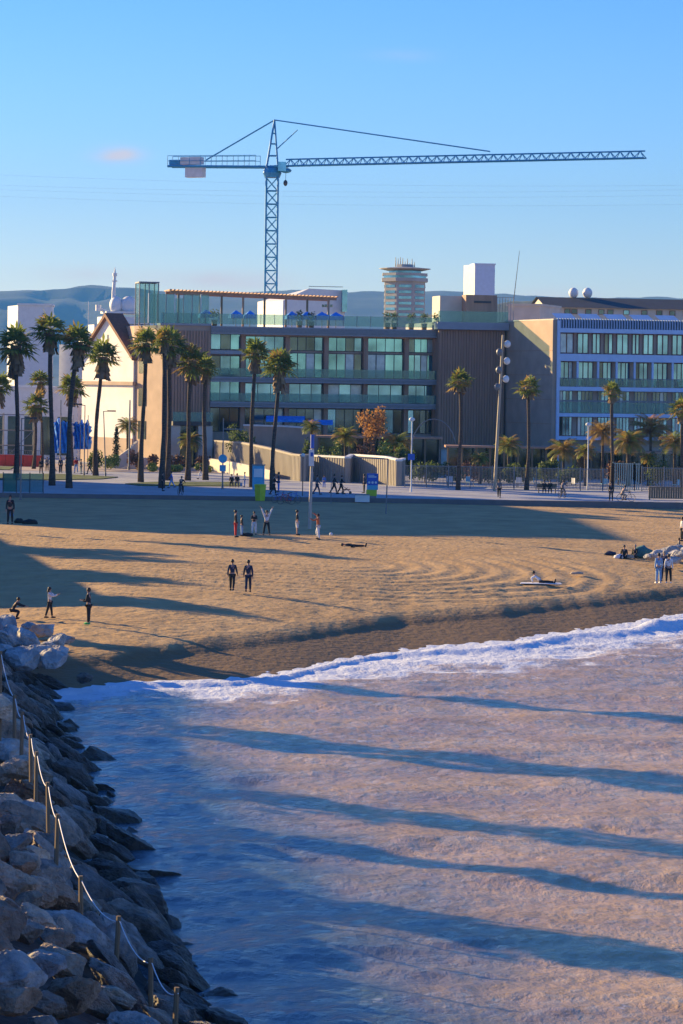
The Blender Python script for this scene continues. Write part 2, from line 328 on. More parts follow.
def watermat():
    m = bpy.data.materials.new('sea_water'); m.use_nodes = True; n = m.node_tree.nodes; l = m.node_tree.links
    b = n['Principled BSDF']; b.inputs['Roughness'].default_value = .10; b.inputs['IOR'].default_value = 1.31
    g = n.new('ShaderNodeNewGeometry')
    mp = n.new('ShaderNodeMapping'); mp.inputs['Scale'].default_value = (.5, 1, 1); mp.inputs['Rotation'].default_value = (0, 0, R(-20)); l.new(g.outputs['Position'], mp.inputs[0])
    n1 = n.new('ShaderNodeTexNoise'); n1.inputs['Scale'].default_value = .30; n1.inputs['Detail'].default_value = 6; n1.inputs['Roughness'].default_value = .5; l.new(mp.outputs[0], n1.inputs['Vector'])
    cr = n.new('ShaderNodeValToRGB'); e = cr.color_ramp.elements; e[0].position = .32; e[1].position = .68
    e[0].color = (.42, .265, .12, 1); e[1].color = (.62, .41, .18, 1); l.new(n1.outputs[0], cr.inputs[0])
    at = n.new('ShaderNodeAttribute'); at.attribute_name = 'foam'
    at2 = n.new('ShaderNodeAttribute'); at2.attribute_name = 'clear'  # mask for the dark blue painted over the shaded water
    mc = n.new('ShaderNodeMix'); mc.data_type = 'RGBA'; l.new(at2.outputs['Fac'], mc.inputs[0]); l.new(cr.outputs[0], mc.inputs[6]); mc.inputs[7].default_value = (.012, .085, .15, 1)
    n3 = n.new('ShaderNodeTexNoise'); n3.inputs['Scale'].default_value = 4; n3.inputs['Detail'].default_value = 6; l.new(g.outputs['Position'], n3.inputs['Vector'])
    ad = n.new('ShaderNodeMath'); ad.operation = 'ADD'; l.new(at.outputs['Fac'], ad.inputs[0]); l.new(n3.outputs[0], ad.inputs[1])
    mr = n.new('ShaderNodeMapRange'); mr.inputs[1].default_value = .74; mr.inputs[2].default_value = 1.3; l.new(ad.outputs[0], mr.inputs[0])
    mx = n.new('ShaderNodeMix'); mx.data_type = 'RGBA'; l.new(mr.outputs[0], mx.inputs[0]); l.new(mc.outputs[2], mx.inputs[6]); mx.inputs[7].default_value = (.70, .74, .80, 1)
    l.new(mx.outputs[2], b.inputs['Base Color'])
    rr = n.new('ShaderNodeMapRange'); rr.inputs[3].default_value = .10; rr.inputs[4].default_value = .8; l.new(mr.outputs[0], rr.inputs[0]); l.new(rr.outputs[0], b.inputs['Roughness'])
    mp2 = n.new('ShaderNodeMapping'); mp2.inputs['Scale'].default_value = (1.15, .75, 1); mp2.inputs['Rotation'].default_value = (0, 0, R(-15)); l.new(g.outputs['Position'], mp2.inputs[0])
    n2 = n.new('ShaderNodeTexNoise'); n2.inputs['Scale'].default_value = 2.3; n2.inputs['Detail'].default_value = 7; n2.inputs['Roughness'].default_value = .62; l.new(mp2.outputs[0], n2.inputs['Vector'])
    bp = n.new('ShaderNodeBump'); bp.inputs['Strength'].default_value = 1; bp.inputs['Distance'].default_value = .13
    l.new(n2.outputs[0], bp.inputs['Height']); l.new(bp.outputs[0], b.inputs['Normal']); return m
M['water'] = watermat()
XW = seq((-4000, -300, 400), (-300, -30, 30), (-30, -17, 1), (-17, 28, .22), (28, 80, 4), (80, 300, 20), (300, 4000, 400))
YW = seq((-4000, -200, 400), (-200, 20, 20), (20, 46, 2), (46, 85, .2), (85, 172, .3), (172, 200, 4), (200, 248, 16))
def shadebluef(x, y):  # deeper blue beside the rocks: shade there put into the water colour
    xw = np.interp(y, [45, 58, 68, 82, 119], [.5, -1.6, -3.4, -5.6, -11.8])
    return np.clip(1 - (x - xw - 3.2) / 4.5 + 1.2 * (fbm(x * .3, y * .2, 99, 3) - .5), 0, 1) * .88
def wz(x, y): return np.where(y > 172, -1.0, np.where((np.abs(x) > 60) | (y < 30), 0, wavez(x, y)))
tag(grid('sea', XW, YW, wz, M['water'], {'foam': lambda x, y: foamf(x, y) * (y > 30), 'clear': shadebluef}), kind='structure')  # 'clear' holds the painted shade blue

# ------------------------------------------------------------------ promenade, road, lawns
M['paving'] = two('promenade_paving', (.33, .33, .34), (.42, .42, .42), .5, .85, bump=.1)
M['kerb'] = mat('kerb_stone', (.16, .15, .15), .9, .1, 1)
M['lawn'] = two('lawn_grass', (.035, .06, .012), (.10, .14, .025), 1.5, .95, bump=.6)
ZP = 2.9
b = MB().box(-300, 300, PROM, 380, ZP - 1.5, ZP); tag(b.build('promenade', M['paving']), kind='structure')
b = MB().box(-300, 300, PROM - .45, PROM - .003, 1.6, ZP + .05); tag(b.build('promenade_kerb', M['kerb']), kind='structure')
Yr = G(340, 475, ZP).y
b = MB().box(-300, -5, Yr, 342, ZP, ZP + .02); tag(b.build('road', mat('road_surface', (.42, .33, .27), .9, .1, .3)), kind='structure')
def lawnpoly(px):
    return [(G(a, c, ZP).x, G(a, c, ZP).y) for a, c in px]
for k, pl in enumerate([[(-30, 480), (-30, 474), (60, 474.5), (118, 477.5), (100, 479.5), (30, 480.5)], [(125, 484.2), (150, 482.5), (240, 482.5), (240, 486.5), (140, 486)], [(-40, 470), (-40, 466.5), (15, 467), (10, 470)]]):
    tag(MB().prism(lawnpoly(pl), ZP, ZP + .08).build('lawn', M['lawn']), kind='stuff', label=['strip of mown grass under the left palms', 'narrow strip of mown grass behind the dark cyclist', 'sunlit patch of grass in front of the red barrier'][k], cat='grass')
tag(MB().box(-400, 400, 380, 460, 1.2, ZP - .05).build('city_ground', M['asphalt']), kind='structure')

# ------------------------------------------------------------------ mountains
def ridge(xs, tops, Y):
    return np.array([P(a, t, Y).x for a, t in zip(xs, tops)]), np.array([P(a, t, Y).z for a, t in zip(xs, tops)])
rx, rz_ = ridge([-700, -300, -60, 0, 50, 90, 130, 170, 215, 260, 300, 350, 400, 440, 520, 600, 683, 900, 1300], [312, 300, 293, 293, 291, 286, 290, 293, 295, 293, 290, 294, 294, 292, 297, 299, 299, 304, 320], 7300)
def hm(x, y):
    t = np.clip((y - 4700) / 2600, 0, 1); t = t * t * (3 - 2 * t)
    top = np.interp(x, rx, rz_) + 20 * (fbm(x / 90, y / 90, 5, 4) - .5)
    spur = .55 + 1.1 * (fbm(x / 300, y / 900, 15, 4) - .2)
    h = top * (t ** 1.2) * np.where(t < .97, np.minimum(spur + .25 * t, 1.0), 1) + 40 * (fbm(x / 200, y / 260, 17, 4) - .5) * np.sin(np.pi * np.clip(t, 0, 1))
    return np.where(y > 7400, top * .3, np.where(t <= 0, -5, h))
M['forest'] = two('forest_hillside', (.03, .05, .022), (.09, .10, .05), .006, .95, .35, .65, coord='Pos')
tag(grid('mountains', seq((-2600, 2600, 26)), seq((4600, 7500, 60)), hm, M['forest']), kind='structure')
rx2, rz2 = ridge([380, 480, 540, 600, 683, 800, 1000], [325, 303, 300, 298.5, 300, 300, 310], 2200)
def hm2(x, y):
    t = np.clip((y - 1900) / 300, 0, 1)
    return np.where(y > 2220, 0, (np.interp(x, rx2, rz2) + 5 * (fbm(x / 9, y / 9, 8, 3) - .5)) * t ** .6 * np.where(x < P(400, 300, 2200).x, .2, 1))
tag(grid('wooded_hill', seq((0, 500, 3)), seq((1880, 2260, 12)), hm2, M['forest']), kind='structure')

# ------------------------------------------------------------------ unseen buildings outside the left edge, placed and shaped to shade the beach
def block(name, label, poly, h, m, z0=ZP, floors=0, group=None):
    cx = sum(p[0] for p in poly) / len(poly); cy = sum(p[1] for p in poly) / len(poly)
    t = thing(name, label, 'building', (cx, cy, z0), group=group)
    pl = [(x - cx, y - cy) for x, y in poly]
    MB().prism(pl, 0, h).build('wall', m, t)
    n = len(pl)
    for i in range(n):
        a = Vector((*pl[i], 0)); b_ = Vector((*pl[(i + 1) % n], 0)); d = b_ - a; L = d.length; d.normalize(); nr = Vector((d.y, -d.x, 0))
        for f in range(int(h // 3.4)):
            c = a + d * (L / 2) + nr * .02
            M4 = Matrix.Translation(c) @ Matrix(((d.x, nr.x, 0, 0), (d.y, nr.y, 0, 0), (0, 0, 1, 0), (0, 0, 0, 1)))
            MB().box(-L * .42, L * .42, -.1, .03, f * 3.4 + 1.1, f * 3.4 + 2.6, 0, M4).build('ribbon_window', M['glassdark'], t)
    return t
block('apartment_building', 'tall plain apartment block standing left of the beach beyond the palms', [(-76, 243), (-45, 253.5), (-46, 285), (-52, 300), (-84, 300)], 21, M['offwhite'])  # unseen block, outline set by the shade wanted on the upper beach
block('beach_pavilion', 'low plain pavilion on the sand at the foot of the breakwater', [(-66, 166), (-39.4, 163), (-50, 212), (-75, 212)], 9, M['offwhite'], z0=2)  # unseen pavilion, added for the dark tongue on the left sand
def barrier(): # breakwater parapet wall
    t = MB(); pts = [(-19.0, 30), (-19.4, 59), (-20.3, 75), (-22.3, 90), (-25.5, 121), (-29, 138)]
    poly = pts + [(x - 1.2, y) for x, y in reversed(pts)]
    o = t.prism(poly, -1, 6.4).build('breakwater_wall', M['slab']); tag(o, 'long concrete parapet wall on the crest of the breakwater', 'wall')
barrier()
def leafcloud(mb, c, rad, n, size, r, squash=(1, 1, 1), mi=0, shell=.5):
    for i in range(n):
        d = Vector((r.gauss(0, 1), r.gauss(0, 1), r.gauss(0, 1))).normalized() * rad * (shell + (1 - shell) * r.random()) 
        p = Vector(c) + Vector((d.x * squash[0], d.y * squash[1], d.z * squash[2]))
        a = Vector((r.gauss(0, 1), r.gauss(0, 1), r.gauss(0, 1))).normalized(); b_ = a.orthogonal().normalized() * size * r.uniform(.6, 1.3); a = a * size * r.uniform(.6, 1.3)
        mb.add([p - a * .6, p + b_ * .4, p + a, p - b_ * .4], [(0, 1, 2, 3)], mi)
def cypress(x, y, h, wd, k):  # unseen tree added to lay a shadow stripe across the water
    t = thing('cypress_tree', 'dense dark cypress on the breakwater, number %s from the sea end' % ['first', 'second', 'third', 'fourth', 'fifth', 'sixth'][k], 'tree', (x, y, 1.5), group='cypresses along the breakwater')
    r = random.Random(k); MB().tube([(0, 0, 0), (0, 0, h * .8)], [.25, .06]).build('trunk', M['bark'], t)
    b_ = MB()
    for i in range(26):
        f = i / 25; z = 1.8 + (h - 1.8) * f; rr = wd / 2 * (1 - f ** 3) * (.75 + .25 * min(1, f * 6))
        leafcloud(b_, (0, 0, z), (rr + .1) * r.uniform(.65, 1.2), 100, .45, r, (1, 1, .6), shell=.1)
    b_.build('crown', M['hedge'], t)
def back(px, py, s): p = G(px, py, 0); return p.x - .81 * s, p.y + .586 * s
for k, (px, py, s, h, wd) in enumerate([(335, 912, 25, 17, 3.4), (270, 800, 26, 19, 3.6), (290, 843, 27, 13.5, 1.3), (225, 733, 27, 19, 2.7), (380, 693, 31, 17.5, 2.0), (330, 752, 33, 16.5, 1.2)]):
    x, y = back(px, py, s); cypress(x, y, h, wd, k)

# ------------------------------------------------------------------ breakwater rocks
XWT = ([20, 45, 58, 68, 82, 100, 119, 124, 140], [3.5, .6, -1.5, -3.3, -5.5, -8.6, -11.6, -13.2, -17])
def xwl(y): return float(np.interp(y, *XWT))
def hrock(x, y):
    d = xwl(y) - x
    z = -.5 + .62 * d if d < 4.6 else 2.35 + .42 * (d - 4.6)
    return min(z, 4.6)
def hr_np(X, Y):
    D = np.interp(Y, *XWT) - X
    return np.where(D < 4.6, -1.3 + .62 * D, np.minimum(1.55 + .42 * (D - 4.6), 3.9)) + .5 * (fbm(X, Y, 3, 3) - .5)
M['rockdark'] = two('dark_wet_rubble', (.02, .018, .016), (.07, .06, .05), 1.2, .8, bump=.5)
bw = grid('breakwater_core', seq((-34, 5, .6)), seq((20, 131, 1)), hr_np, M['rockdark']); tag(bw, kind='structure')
def rockmat():
    m = bpy.data.materials.new('boulder_stone'); m.use_nodes = True; n = m.node_tree.nodes; l = m.node_tree.links
    b = n['Principled BSDF']; b.inputs['Specular IOR Level'].default_value = .35
    oi = n.new('ShaderNodeObjectInfo'); g = n.new('ShaderNodeNewGeometry'); sp = n.new('ShaderNodeSeparateXYZ'); l.new(g.outputs['Position'], sp.inputs[0])
    cr = n.new('ShaderNodeValToRGB'); e = cr.color_ramp.elements; e[0].color = (.36, .34, .32, 1); e[1].color = (.54, .39, .28, 1)
    for p, c in [(.3, (.50, .44, .38, 1)), (.55, (.42, .27, .18, 1)), (.8, (.60, .49, .37, 1))]:
        x = e.new(p); x.color = c
    l.new(oi.outputs['Random'], cr.inputs[0])
    n1 = n.new('ShaderNodeTexNoise'); n1.inputs['Scale'].default_value = 1.7; n1.inputs['Detail'].default_value = 10; n1.inputs['Roughness'].default_value = .7; l.new(g.outputs['Position'], n1.inputs['Vector'])
    mr = n.new('ShaderNodeMapRange'); mr.inputs[1].default_value = .3; mr.inputs[2].default_value = .7; mr.inputs[3].default_value = .3; mr.inputs[4].default_value = 1.4; l.new(n1.outputs[0], mr.inputs[0])
    wn_ = n.new('ShaderNodeTexWhiteNoise'); wn_.noise_dimensions = '1D'; l.new(oi.outputs['Random'], wn_.inputs['W'])
    br = n.new('ShaderNodeMapRange'); br.inputs[3].default_value = .6; br.inputs[4].default_value = 1.45; l.new(wn_.outputs['Value'], br.inputs[0])
    mm = n.new('ShaderNodeMath'); mm.operation = 'MULTIPLY'; l.new(mr.outputs[0], mm.inputs[0]); l.new(br.outputs[0], mm.inputs[1])
    sc = n.new('ShaderNodeVectorMath'); sc.operation = 'SCALE'; l.new(cr.outputs[0], sc.inputs[0]); l.new(mm.outputs[0], sc.inputs['Scale'])
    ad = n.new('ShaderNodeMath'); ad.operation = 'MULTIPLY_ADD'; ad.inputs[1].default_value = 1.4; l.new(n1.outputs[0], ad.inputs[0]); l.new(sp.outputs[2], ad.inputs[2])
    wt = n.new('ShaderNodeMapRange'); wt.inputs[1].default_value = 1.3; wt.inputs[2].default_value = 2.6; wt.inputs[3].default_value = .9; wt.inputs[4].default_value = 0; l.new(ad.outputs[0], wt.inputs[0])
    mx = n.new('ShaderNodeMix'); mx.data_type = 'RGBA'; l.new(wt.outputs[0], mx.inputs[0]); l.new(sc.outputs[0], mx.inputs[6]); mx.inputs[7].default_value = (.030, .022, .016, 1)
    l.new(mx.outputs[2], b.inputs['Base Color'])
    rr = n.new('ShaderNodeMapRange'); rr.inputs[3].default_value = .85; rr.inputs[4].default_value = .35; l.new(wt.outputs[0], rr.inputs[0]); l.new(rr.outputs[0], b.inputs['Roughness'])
    n2 = n.new('ShaderNodeTexNoise'); n2.inputs['Scale'].default_value = 3.5; n2.inputs['Detail'].default_value = 9; n2.inputs['Roughness'].default_value = .65; l.new(g.outputs['Position'], n2.inputs['Vector'])
    bp = n.new('ShaderNodeBump'); bp.inputs['Strength'].default_value = 1; bp.inputs['Distance'].default_value = .28
    l.new(n2.outputs[0], bp.inputs['Height']); l.new(bp.outputs[0], b.inputs['Normal']); return m
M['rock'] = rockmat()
def rockmesh(k):
    r = random.Random(100 + k); bm = bmesh.new(); bmesh.ops.create_icosphere(bm, subdivisions=5, radius=1)
    planes = []
    for i in range(17):
        d = Vector((r.gauss(0, 1), r.gauss(0, 1), r.gauss(0, 1))).normalized(); planes.append((d, r.uniform(.48, .80)))
    off = Vector((r.random() * 50,) * 3)
    from mathutils import noise
    for v in bm.verts:
        p = v.co.copy()
        for d, c in planes:
            e = p.dot(d) - c
            if e > 0: p -= d * e * .97
        p += v.co * (.07 * noise.fractal(p * 1.8 + off, 1, 2, 5) + .035 * noise.fractal(p * 7 + off, .6, 2, 4)); v.co = p
    me = bpy.data.meshes.new('boulder'); bm.to_mesh(me); bm.free()
    for p_ in me.polygons: p_.use_smooth = True
    try: me.set_sharp_from_angle(angle=R(20))
    except Exception: pass
    me.materials.append(M['rock']); return me
RM = [rockmesh(k) for k in range(14)]
M['palerock'] = two('pale_limestone', (.26, .26, .26), (.50, .48, .46), 1.4, .85, .35, .65, bump=1, bdist=.2, bscale=3, coord='Pos')
def rock(x, y, z, s, sc, rot, label, group, name='boulder', pale=False):
    o = bpy.data.objects.new(name, RM[rnd.randrange(14)])
    if pale: o.material_slots[0].link = 'OBJECT'; o.material_slots[0].material = M['palerock']
    COL.objects.link(o); o.location = (x, y, z); o.scale = (s * sc[0], s * sc[1], s * sc[2]); o.rotation_euler = rot
    return tag(o, label, 'boulder', group)
pts = []
tries = 0
while len(pts) < 272 and tries < 60000:
    tries += 1
    y = rnd.uniform(44, 119); xl = -.122 * y - 1.2; xw = xwl(y)
    x = rnd.uniform(xl, xw + .15); d = xw - x
    s = rnd.choice([.45, .6, .8, 1.1]) if d < 4.2 else rnd.choice([.35, .45, .6, .8])
    if all((x - a) ** 2 + ((y - b_) * .8) ** 2 > (.78 * (s + c)) ** 2 for a, b_, c in pts): pts.append((x, y, s))
for x, y, s in pts:
    d = xwl(y) - x; z = hrock(x, y)
    if d < 1.1: lab, grp = 'dark wet boulder at the waterline of the breakwater', 'wet boulders along the waterline'
    elif d < 4.2: lab, grp = 'large slanting slab boulder on the slope between the rope fence and the water', 'slab boulders on the breakwater slope'
    else: lab, grp = 'pale rough boulder heaped on the breakwater beside or left of the rope fence', 'boulders heaped on the breakwater top'
    if d < 4.2:
        q = (rnd.uniform(-.35, .35), R(32) + rnd.uniform(-.25, .25), rnd.uniform(-.5, .5)); sc = (rnd.uniform(1.2, 1.7), rnd.uniform(.8, 1.1), rnd.uniform(.4, .7))
    else:
        q = (rnd.uniform(-.6, .6), rnd.uniform(-.6, .6), rnd.uniform(-3, 3)); sc = (1.25, 1.0, rnd.uniform(.6, .9))
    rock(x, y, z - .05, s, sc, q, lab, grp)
# pale pile at the root of the breakwater and rocks on the right of the beach
for k, (px, py, s) in enumerate([(5, 622, .9), (30, 640, 1.0), (8, 640, .9), (22, 655, 1.1), (42, 628, .85), (55, 640, .7), (38, 650, .9), (52, 655, .8), (60, 648, .6), (0, 652, 1.0), (14, 632, .7), (66, 636, .45), (-6, 632, .9), (48, 645, .7), (30, 625, .5), (86, 674, .45)]):
    p = G(px, py, 1.6 if py < 660 else .8); p.z -= .2
    rock(p.x, p.y, p.z + .05, s * .85, (1.2, 1, .7), (rnd.uniform(-.6, .6), rnd.uniform(-.6, .6), rnd.uniform(-3, 3)), 'pale flat boulder in the pile where the breakwater meets the beach' if py < 660 else 'small dark boulder alone on the wet sand by the breakwater', 'boulders where the breakwater meets the sand' if py < 660 else None, pale=py < 660)
for k, (px, py, s) in enumerate([(655, 557, .55), (661, 556, .6), (668, 553, .7), (676, 555, .6), (683, 556, .6), (673, 560, .5), (648, 557, .35), (690, 553, .8), (679, 549, .5)]):
    p = G(px, py, 2.0); rock(p.x, p.y, p.z + .05, s * 1.1, (1.3, 1, .6), (0, 0, rnd.uniform(-3, 3)), 'pale grey boulder in the low row behind the three people standing on the sand', 'row of boulders on the dry sand', pale=True)

# rope fence
FP = [(0, 690, 77.5), (14, 735, 76), (22, 752, 74.5), (30, 776, 72.5), (36, 795, 70.0), (47, 828, 66.0), (57, 862, 63.0), (80, 928, 58.0), (118, 970, 56), (150, 1014, 53.5), (176, 1046, 51.5)]
tf = thing('rope_fence', 'rope fence on wooden stakes running along the breakwater rocks', 'fence', (-5, 60, 2))
tops = []
for px, py, Y in FP:
    dx, _ = unroll(px, py); x = dx * Y / F; ztop = P(px, py - 1.08 * F / Y, Y).z; zb = hrock(x, Y) - .4
    lean = rnd.uniform(-.06, .06)
    o = MB().tube([(x - lean, Y, min(zb, ztop - 1.1)), (x, Y, ztop)], [.055, .05], 7).build('post', M['wood'], tf); o.location = (5, -60, -2)
    rock(x - .1, Y - .1, ztop - 1.5, .55, (1.3, 1.1, .8), (.2, .1, px * 1.3), 'boulder wedged around the foot of one of the fence stakes', 'boulders at the feet of the fence stakes')
    tops.append(Vector((x + .03, Y - .06, ztop - .1)))
rp = []
for a, b_ in zip(tops, tops[1:]):
    for i in range(8):
        f = i / 8; rp.append(a.lerp(b_, f) - Vector((0, 0, .22 * 4 * f * (1 - f))))
rp.append(tops[-1])
o = MB().tube(rp, .012, 5).build('rope', M['rope'], tf); o.location = (5, -60, -2)

# ------------------------------------------------------------------ facade helper
class Fac:
    def __init__(s, px0, Y0, ang, pyref=400):
        s.a = R(ang); s.Y0 = Y0; s.x0 = P(px0, pyref, Y0).x; s.c = math.cos(s.a); s.s = math.sin(s.a)
    def Y(s, px, py=400, dep=0):
        dx, _ = unroll(px, py); k = dx / F
        x0 = s.x0 - s.s * dep; Y0 = s.Y0 + s.c * dep
        return (Y0 * s.c - x0 * s.s) / (s.c - k * s.s)
    def X(s, px, py=400, dep=0):
        Y = s.Y(px, py, dep); x = P(px, py, Y).x
        return (x - s.x0) * s.c + (Y - s.Y0) * s.s
    def Z(s, px, py, dep=0): return P(px, py, s.Y(px, py, dep)).z - ZP
    def root(s, name, label, cat, group=None): return thing(name, label, cat, (s.x0, s.Y0, ZP), s.a, group)
def window(par, x0, x1, z0, z1, y, n, frame, glass, transom=0, fw=.07, widths=None):
    f = MB(); y0, y1 = y - .10, y - .003
    f.box(x0, x1, y0, y1, z0, z0 + fw); f.box(x0, x1, y0, y1, z1 - fw, z1)
    xs = [x0 + (x1 - x0) * i / n for i in range(n + 1)]
    for i, x in enumerate(xs):
        a = x if i == 0 else x - fw / 2; b2 = x + fw if i == 0 else (x if i == n else x + fw / 2)
        if i == n: a = x - fw
        f.box(a, b2, y0, y1, z0 + fw, z1 - fw)
    if transom: f.box(x0 + fw, x1 - fw, y0 + .02, y1, z0 + transom - .03, z0 + transom + .03)
    fo = f.build('window', frame, par)
    p = MB()
    for i in range(n):
        t = rnd.uniform(-.02, .02)
        p.add([(xs[i], y - .04 + t, z0), (xs[i + 1], y - .04 - t, z0), (xs[i + 1], y - .04 - t, z1), (xs[i], y - .04 + t, z1)], [(0, 1, 2, 3)], rnd.choice([0, 0, 1, 0, 2, 0, 3, 1]))
    p.build('pane', [glass, M['glassb'], M['glassdark'], M['curtain']], fo)
    return fo

# ------------------------------------------------------------------ main hotel
H = Fac(162, 336, 12)
t = H.root('hotel_building', 'long brown hotel with dark glazed bays, flat roof terrace and ribbed cladding', 'building')
L = H.X
zr = lambda py: H.Z(325, py); zl = lambda py: H.Z(228, py)
ZT = zr(328)
xA, xB, xC = L(210), L(438), L(505)
D = 1.7
MB().prism([(0, 0), (xA, 0), (xA, D), (xB, D), (xB, 12), (xB, 22), (-4, 22), (-2.5, 7)], 0, ZT - .01).build('wall', M['brownlight'], t)
sb = MB(); x = .1
while x < xA - .1: sb.box(x, x + .22, -.16, -.003, 5.5, ZT - .6); x += .36
sb.box(0, xA, -.12, -.006, 2.5, 5.2); sb.build('ribbed_cladding', M['brown'], t)
MB().box(-.3, xA, -.2, 3, ZT, ZT + .25).build('roof_edge', M['slab'], t)
cols = [244, 288.5, 327.5, 367, 408, 437]
sb = MB()
for c_ in cols: sb.box(L(c_) - .27, L(c_) + .27, D - .8, D - .003, 0, ZT - 1.15)
sb.build('columns', M['brown'], t)
for a, b_ in [((xA), (xB))]:
    for z0, z1, nm in [(zr(335.7), ZT, 'roof_slab'), (zr(383.2), zr(378.3), 'floor_slab'), (zr(408), zr(403), 'floor_slab')]:
        o = MB().box(a + .003, b_ - .003, -.25, D - .85, z0, z1).build(nm, M['slab'], t)
        MB().box(a + .01, b_ - .01, -.30, -.253, z0 + .15, z1 - .12).build('slab_edge', M['greymetal'], o)
MB().box(xA + .003, L(243), 0, D - .85, zl(354), zl(350.5)).build('balcony_slab', M['slab'], t)
sec = [(212, 242, 3), (247, 286, 4), (291, 325, 4), (330, 365, 4), (369.5, 405.5, 4), (410.5, 436, 4)]
for i, (a, b_, n) in enumerate(sec):
    if i == 0:
        for p0, p1 in [(331.5, 349.5), (355.5, 375), (380.5, 401)]: window(t, L(a), L(b_), zl(p1), zl(p0), D, n, M['darkmetal'], M['glass'])
    else:
        window(t, L(a), L(b_), zr(351), zr(337), D, n, M['darkmetal'], M['glass'])
        window(t, L(a), L(b_), zr(378), zr(353), D, n, M['redframe'] if i % 2 else M['darkmetal'], M['glass'], fw=.09)
        window(t, L(a), L(b_), zr(402.5), zr(384), D, n - 1, M['darkmetal'], M['glassb'])
    window(t, L(a), L(b_), zr(433), zr(409), D, n, M['darkmetal'], M['glassdark'])
for z in (zr(378), zr(402.8)):
    MB().box(xA + .05, xB - .05, -.2, -.17, z, z + 1.05).build('balustrade', M['balus'], t)
MB().box(-.1, xB, .1, .14, ZT + .26, ZT + 1.5).build('balustrade', M['balus'], t)
bp_ = MB(); x = 0
while x < xB: bp_.box(x, x + .06, .05, .1, ZT + .25, ZT + 1.55); x += 1.7
bp_.build('balustrade_posts', M['greymetal'], t)
# ground terrace
MB().box(L(215), xB + 6, -7, D - .9, 0, 2.6).build('terrace', M['offwhite'], t)
MB().box(L(232), xB, -7.2, -7.01, 2.6, 3.1).build('terrace_edge', M['brown'], t)
MB().box(L(243), L(318), -7.6, -7.25, 1.9, 2.5).build('white_coping', M['white'], t)
# side wall windows
for zz in (3.2, 7.2, 11.2, 14.4):
    Mx = Matrix.Translation((-2.5, 7, 0)) @ Matrix.Rotation(math.atan2(-7, 2.5), 4, 'Z')
    o = MB().box(1.4, 3.4, -.06, .08, zz, zz + 2.2, 0, Mx).build('window', M['glassdark'], t)
# ground floor entrance portal left
MB().box(1, L(208), -2.4, -.2, 5.0, 5.5).build('canopy', M['darkmetal'], t)
MB().box(L(168), L(178), -2.2, -.25, 0, 4.99).build('entrance_wall', M['offwhite'], t)
MB().box(L(196), L(210), -2.2, -.25, 0, 4.99).build('entrance_wall', M['offwhite'], t)
MB().box(L(178)+.05, L(196)-.05, -.3, -.21, 0, 4.9).build('entrance', M['glassdark'], t)
MB().box(1, L(210), -2.4, -2.36, 5.5, 6.6).build('balustrade', M['balus'], t)
# roof glass lift box and pergola
gb = MB(); g0, g1 = L(141) , L(160)
zt2 = H.Z(150, 283)
pent = thing('glass_roof_pavilion', 'green tinted glass lift box on the left corner of the hotel roof', 'pavilion', (H.x0, H.Y0, ZP), H.a)
MB().box(g0, g1, 2.5, 6, ZT + .26, zt2).build('glass', M['balus'], pent)
fr = MB()
for xx in (g0, (g0 + g1) / 2, g1):
    for yy in (2.45, 6): fr.box(xx - .06, xx + .06, yy - .06, yy + .06, ZT + .01, zt2 + .1)
fr.box(g0 - .1, g1 + .1, 2.38, 6.1, zt2 + .1, zt2 + .25); fr.build('frame', M['greymetal'], pent)
pent2 = thing('glass_wind_screen', 'row of tall glass wind screens at the left end of the roof terrace', 'screen', (H.x0, H.Y0, ZP), H.a)
x0_, x1_ = L(148), L(209); n = 7; zt3 = H.Z(180, 294)
for i in range(n):
    a = x0_ + (x1_ - x0_) * i / n; b2 = x0_ + (x1_ - x0_) * (i + 1) / n
    MB().box(a + .06, b2 - .06, .6, .64, ZT + .26, zt3 - rnd.choice([0, 0, .5])).build('glass_panel', M['balus'], pent2)
    MB().box(a - .04, a + .04, .55, .7, ZT + .26, zt3 + .05).build('post', M['white'] if i % 3 == 0 else M['greymetal'], pent2)
pg = thing('roof_pergola', 'long timber pergola of dark beams along the hotel roof terrace', 'pergola', (H.x0, H.Y0, ZP), H.a)
zp0, zp1 = H.Z(180, 292.5), H.Z(340, 299.5)
xa, xb = L(174), L(342)
bm_ = MB()
for yy in (4, 8): bm_.add([(xa, yy, zp0), (xb, yy, zp1), (xb, yy + .2, zp1), (xa, yy + .2, zp0), (xa, yy, zp0 + .35), (xb, yy, zp1 + .35), (xb, yy + .2, zp1 + .35), (xa, yy + .2, zp0 + .35)], [(0, 3, 2, 1), (4, 5, 6, 7), (0, 1, 5, 4), (1, 2, 6, 5), (2, 3, 7, 6), (3, 0, 4, 7)])
bm_.build('beam', M['brown'], pg)
rf = MB(); k = 0
for i in range(46):
    x = xa + (xb - xa) * i / 45; z = zp0 + (zp1 - zp0) * i / 45 + .36; rf.box(x - .07, x + .07, 3.4, 8.8, z, z + .16)
rf.build('rafters', M['brown'], pg)
for i in range(8):
    x = xa + 1 + (xb - xa - 2) * i / 7
    MB().box(x - .12, x + .12, 4, 4.2, ZT, zp0 + (zp1 - zp0) * (x - xa) / (xb - xa)).build('post', M['brown' if i % 2 else 'wood'], pg)
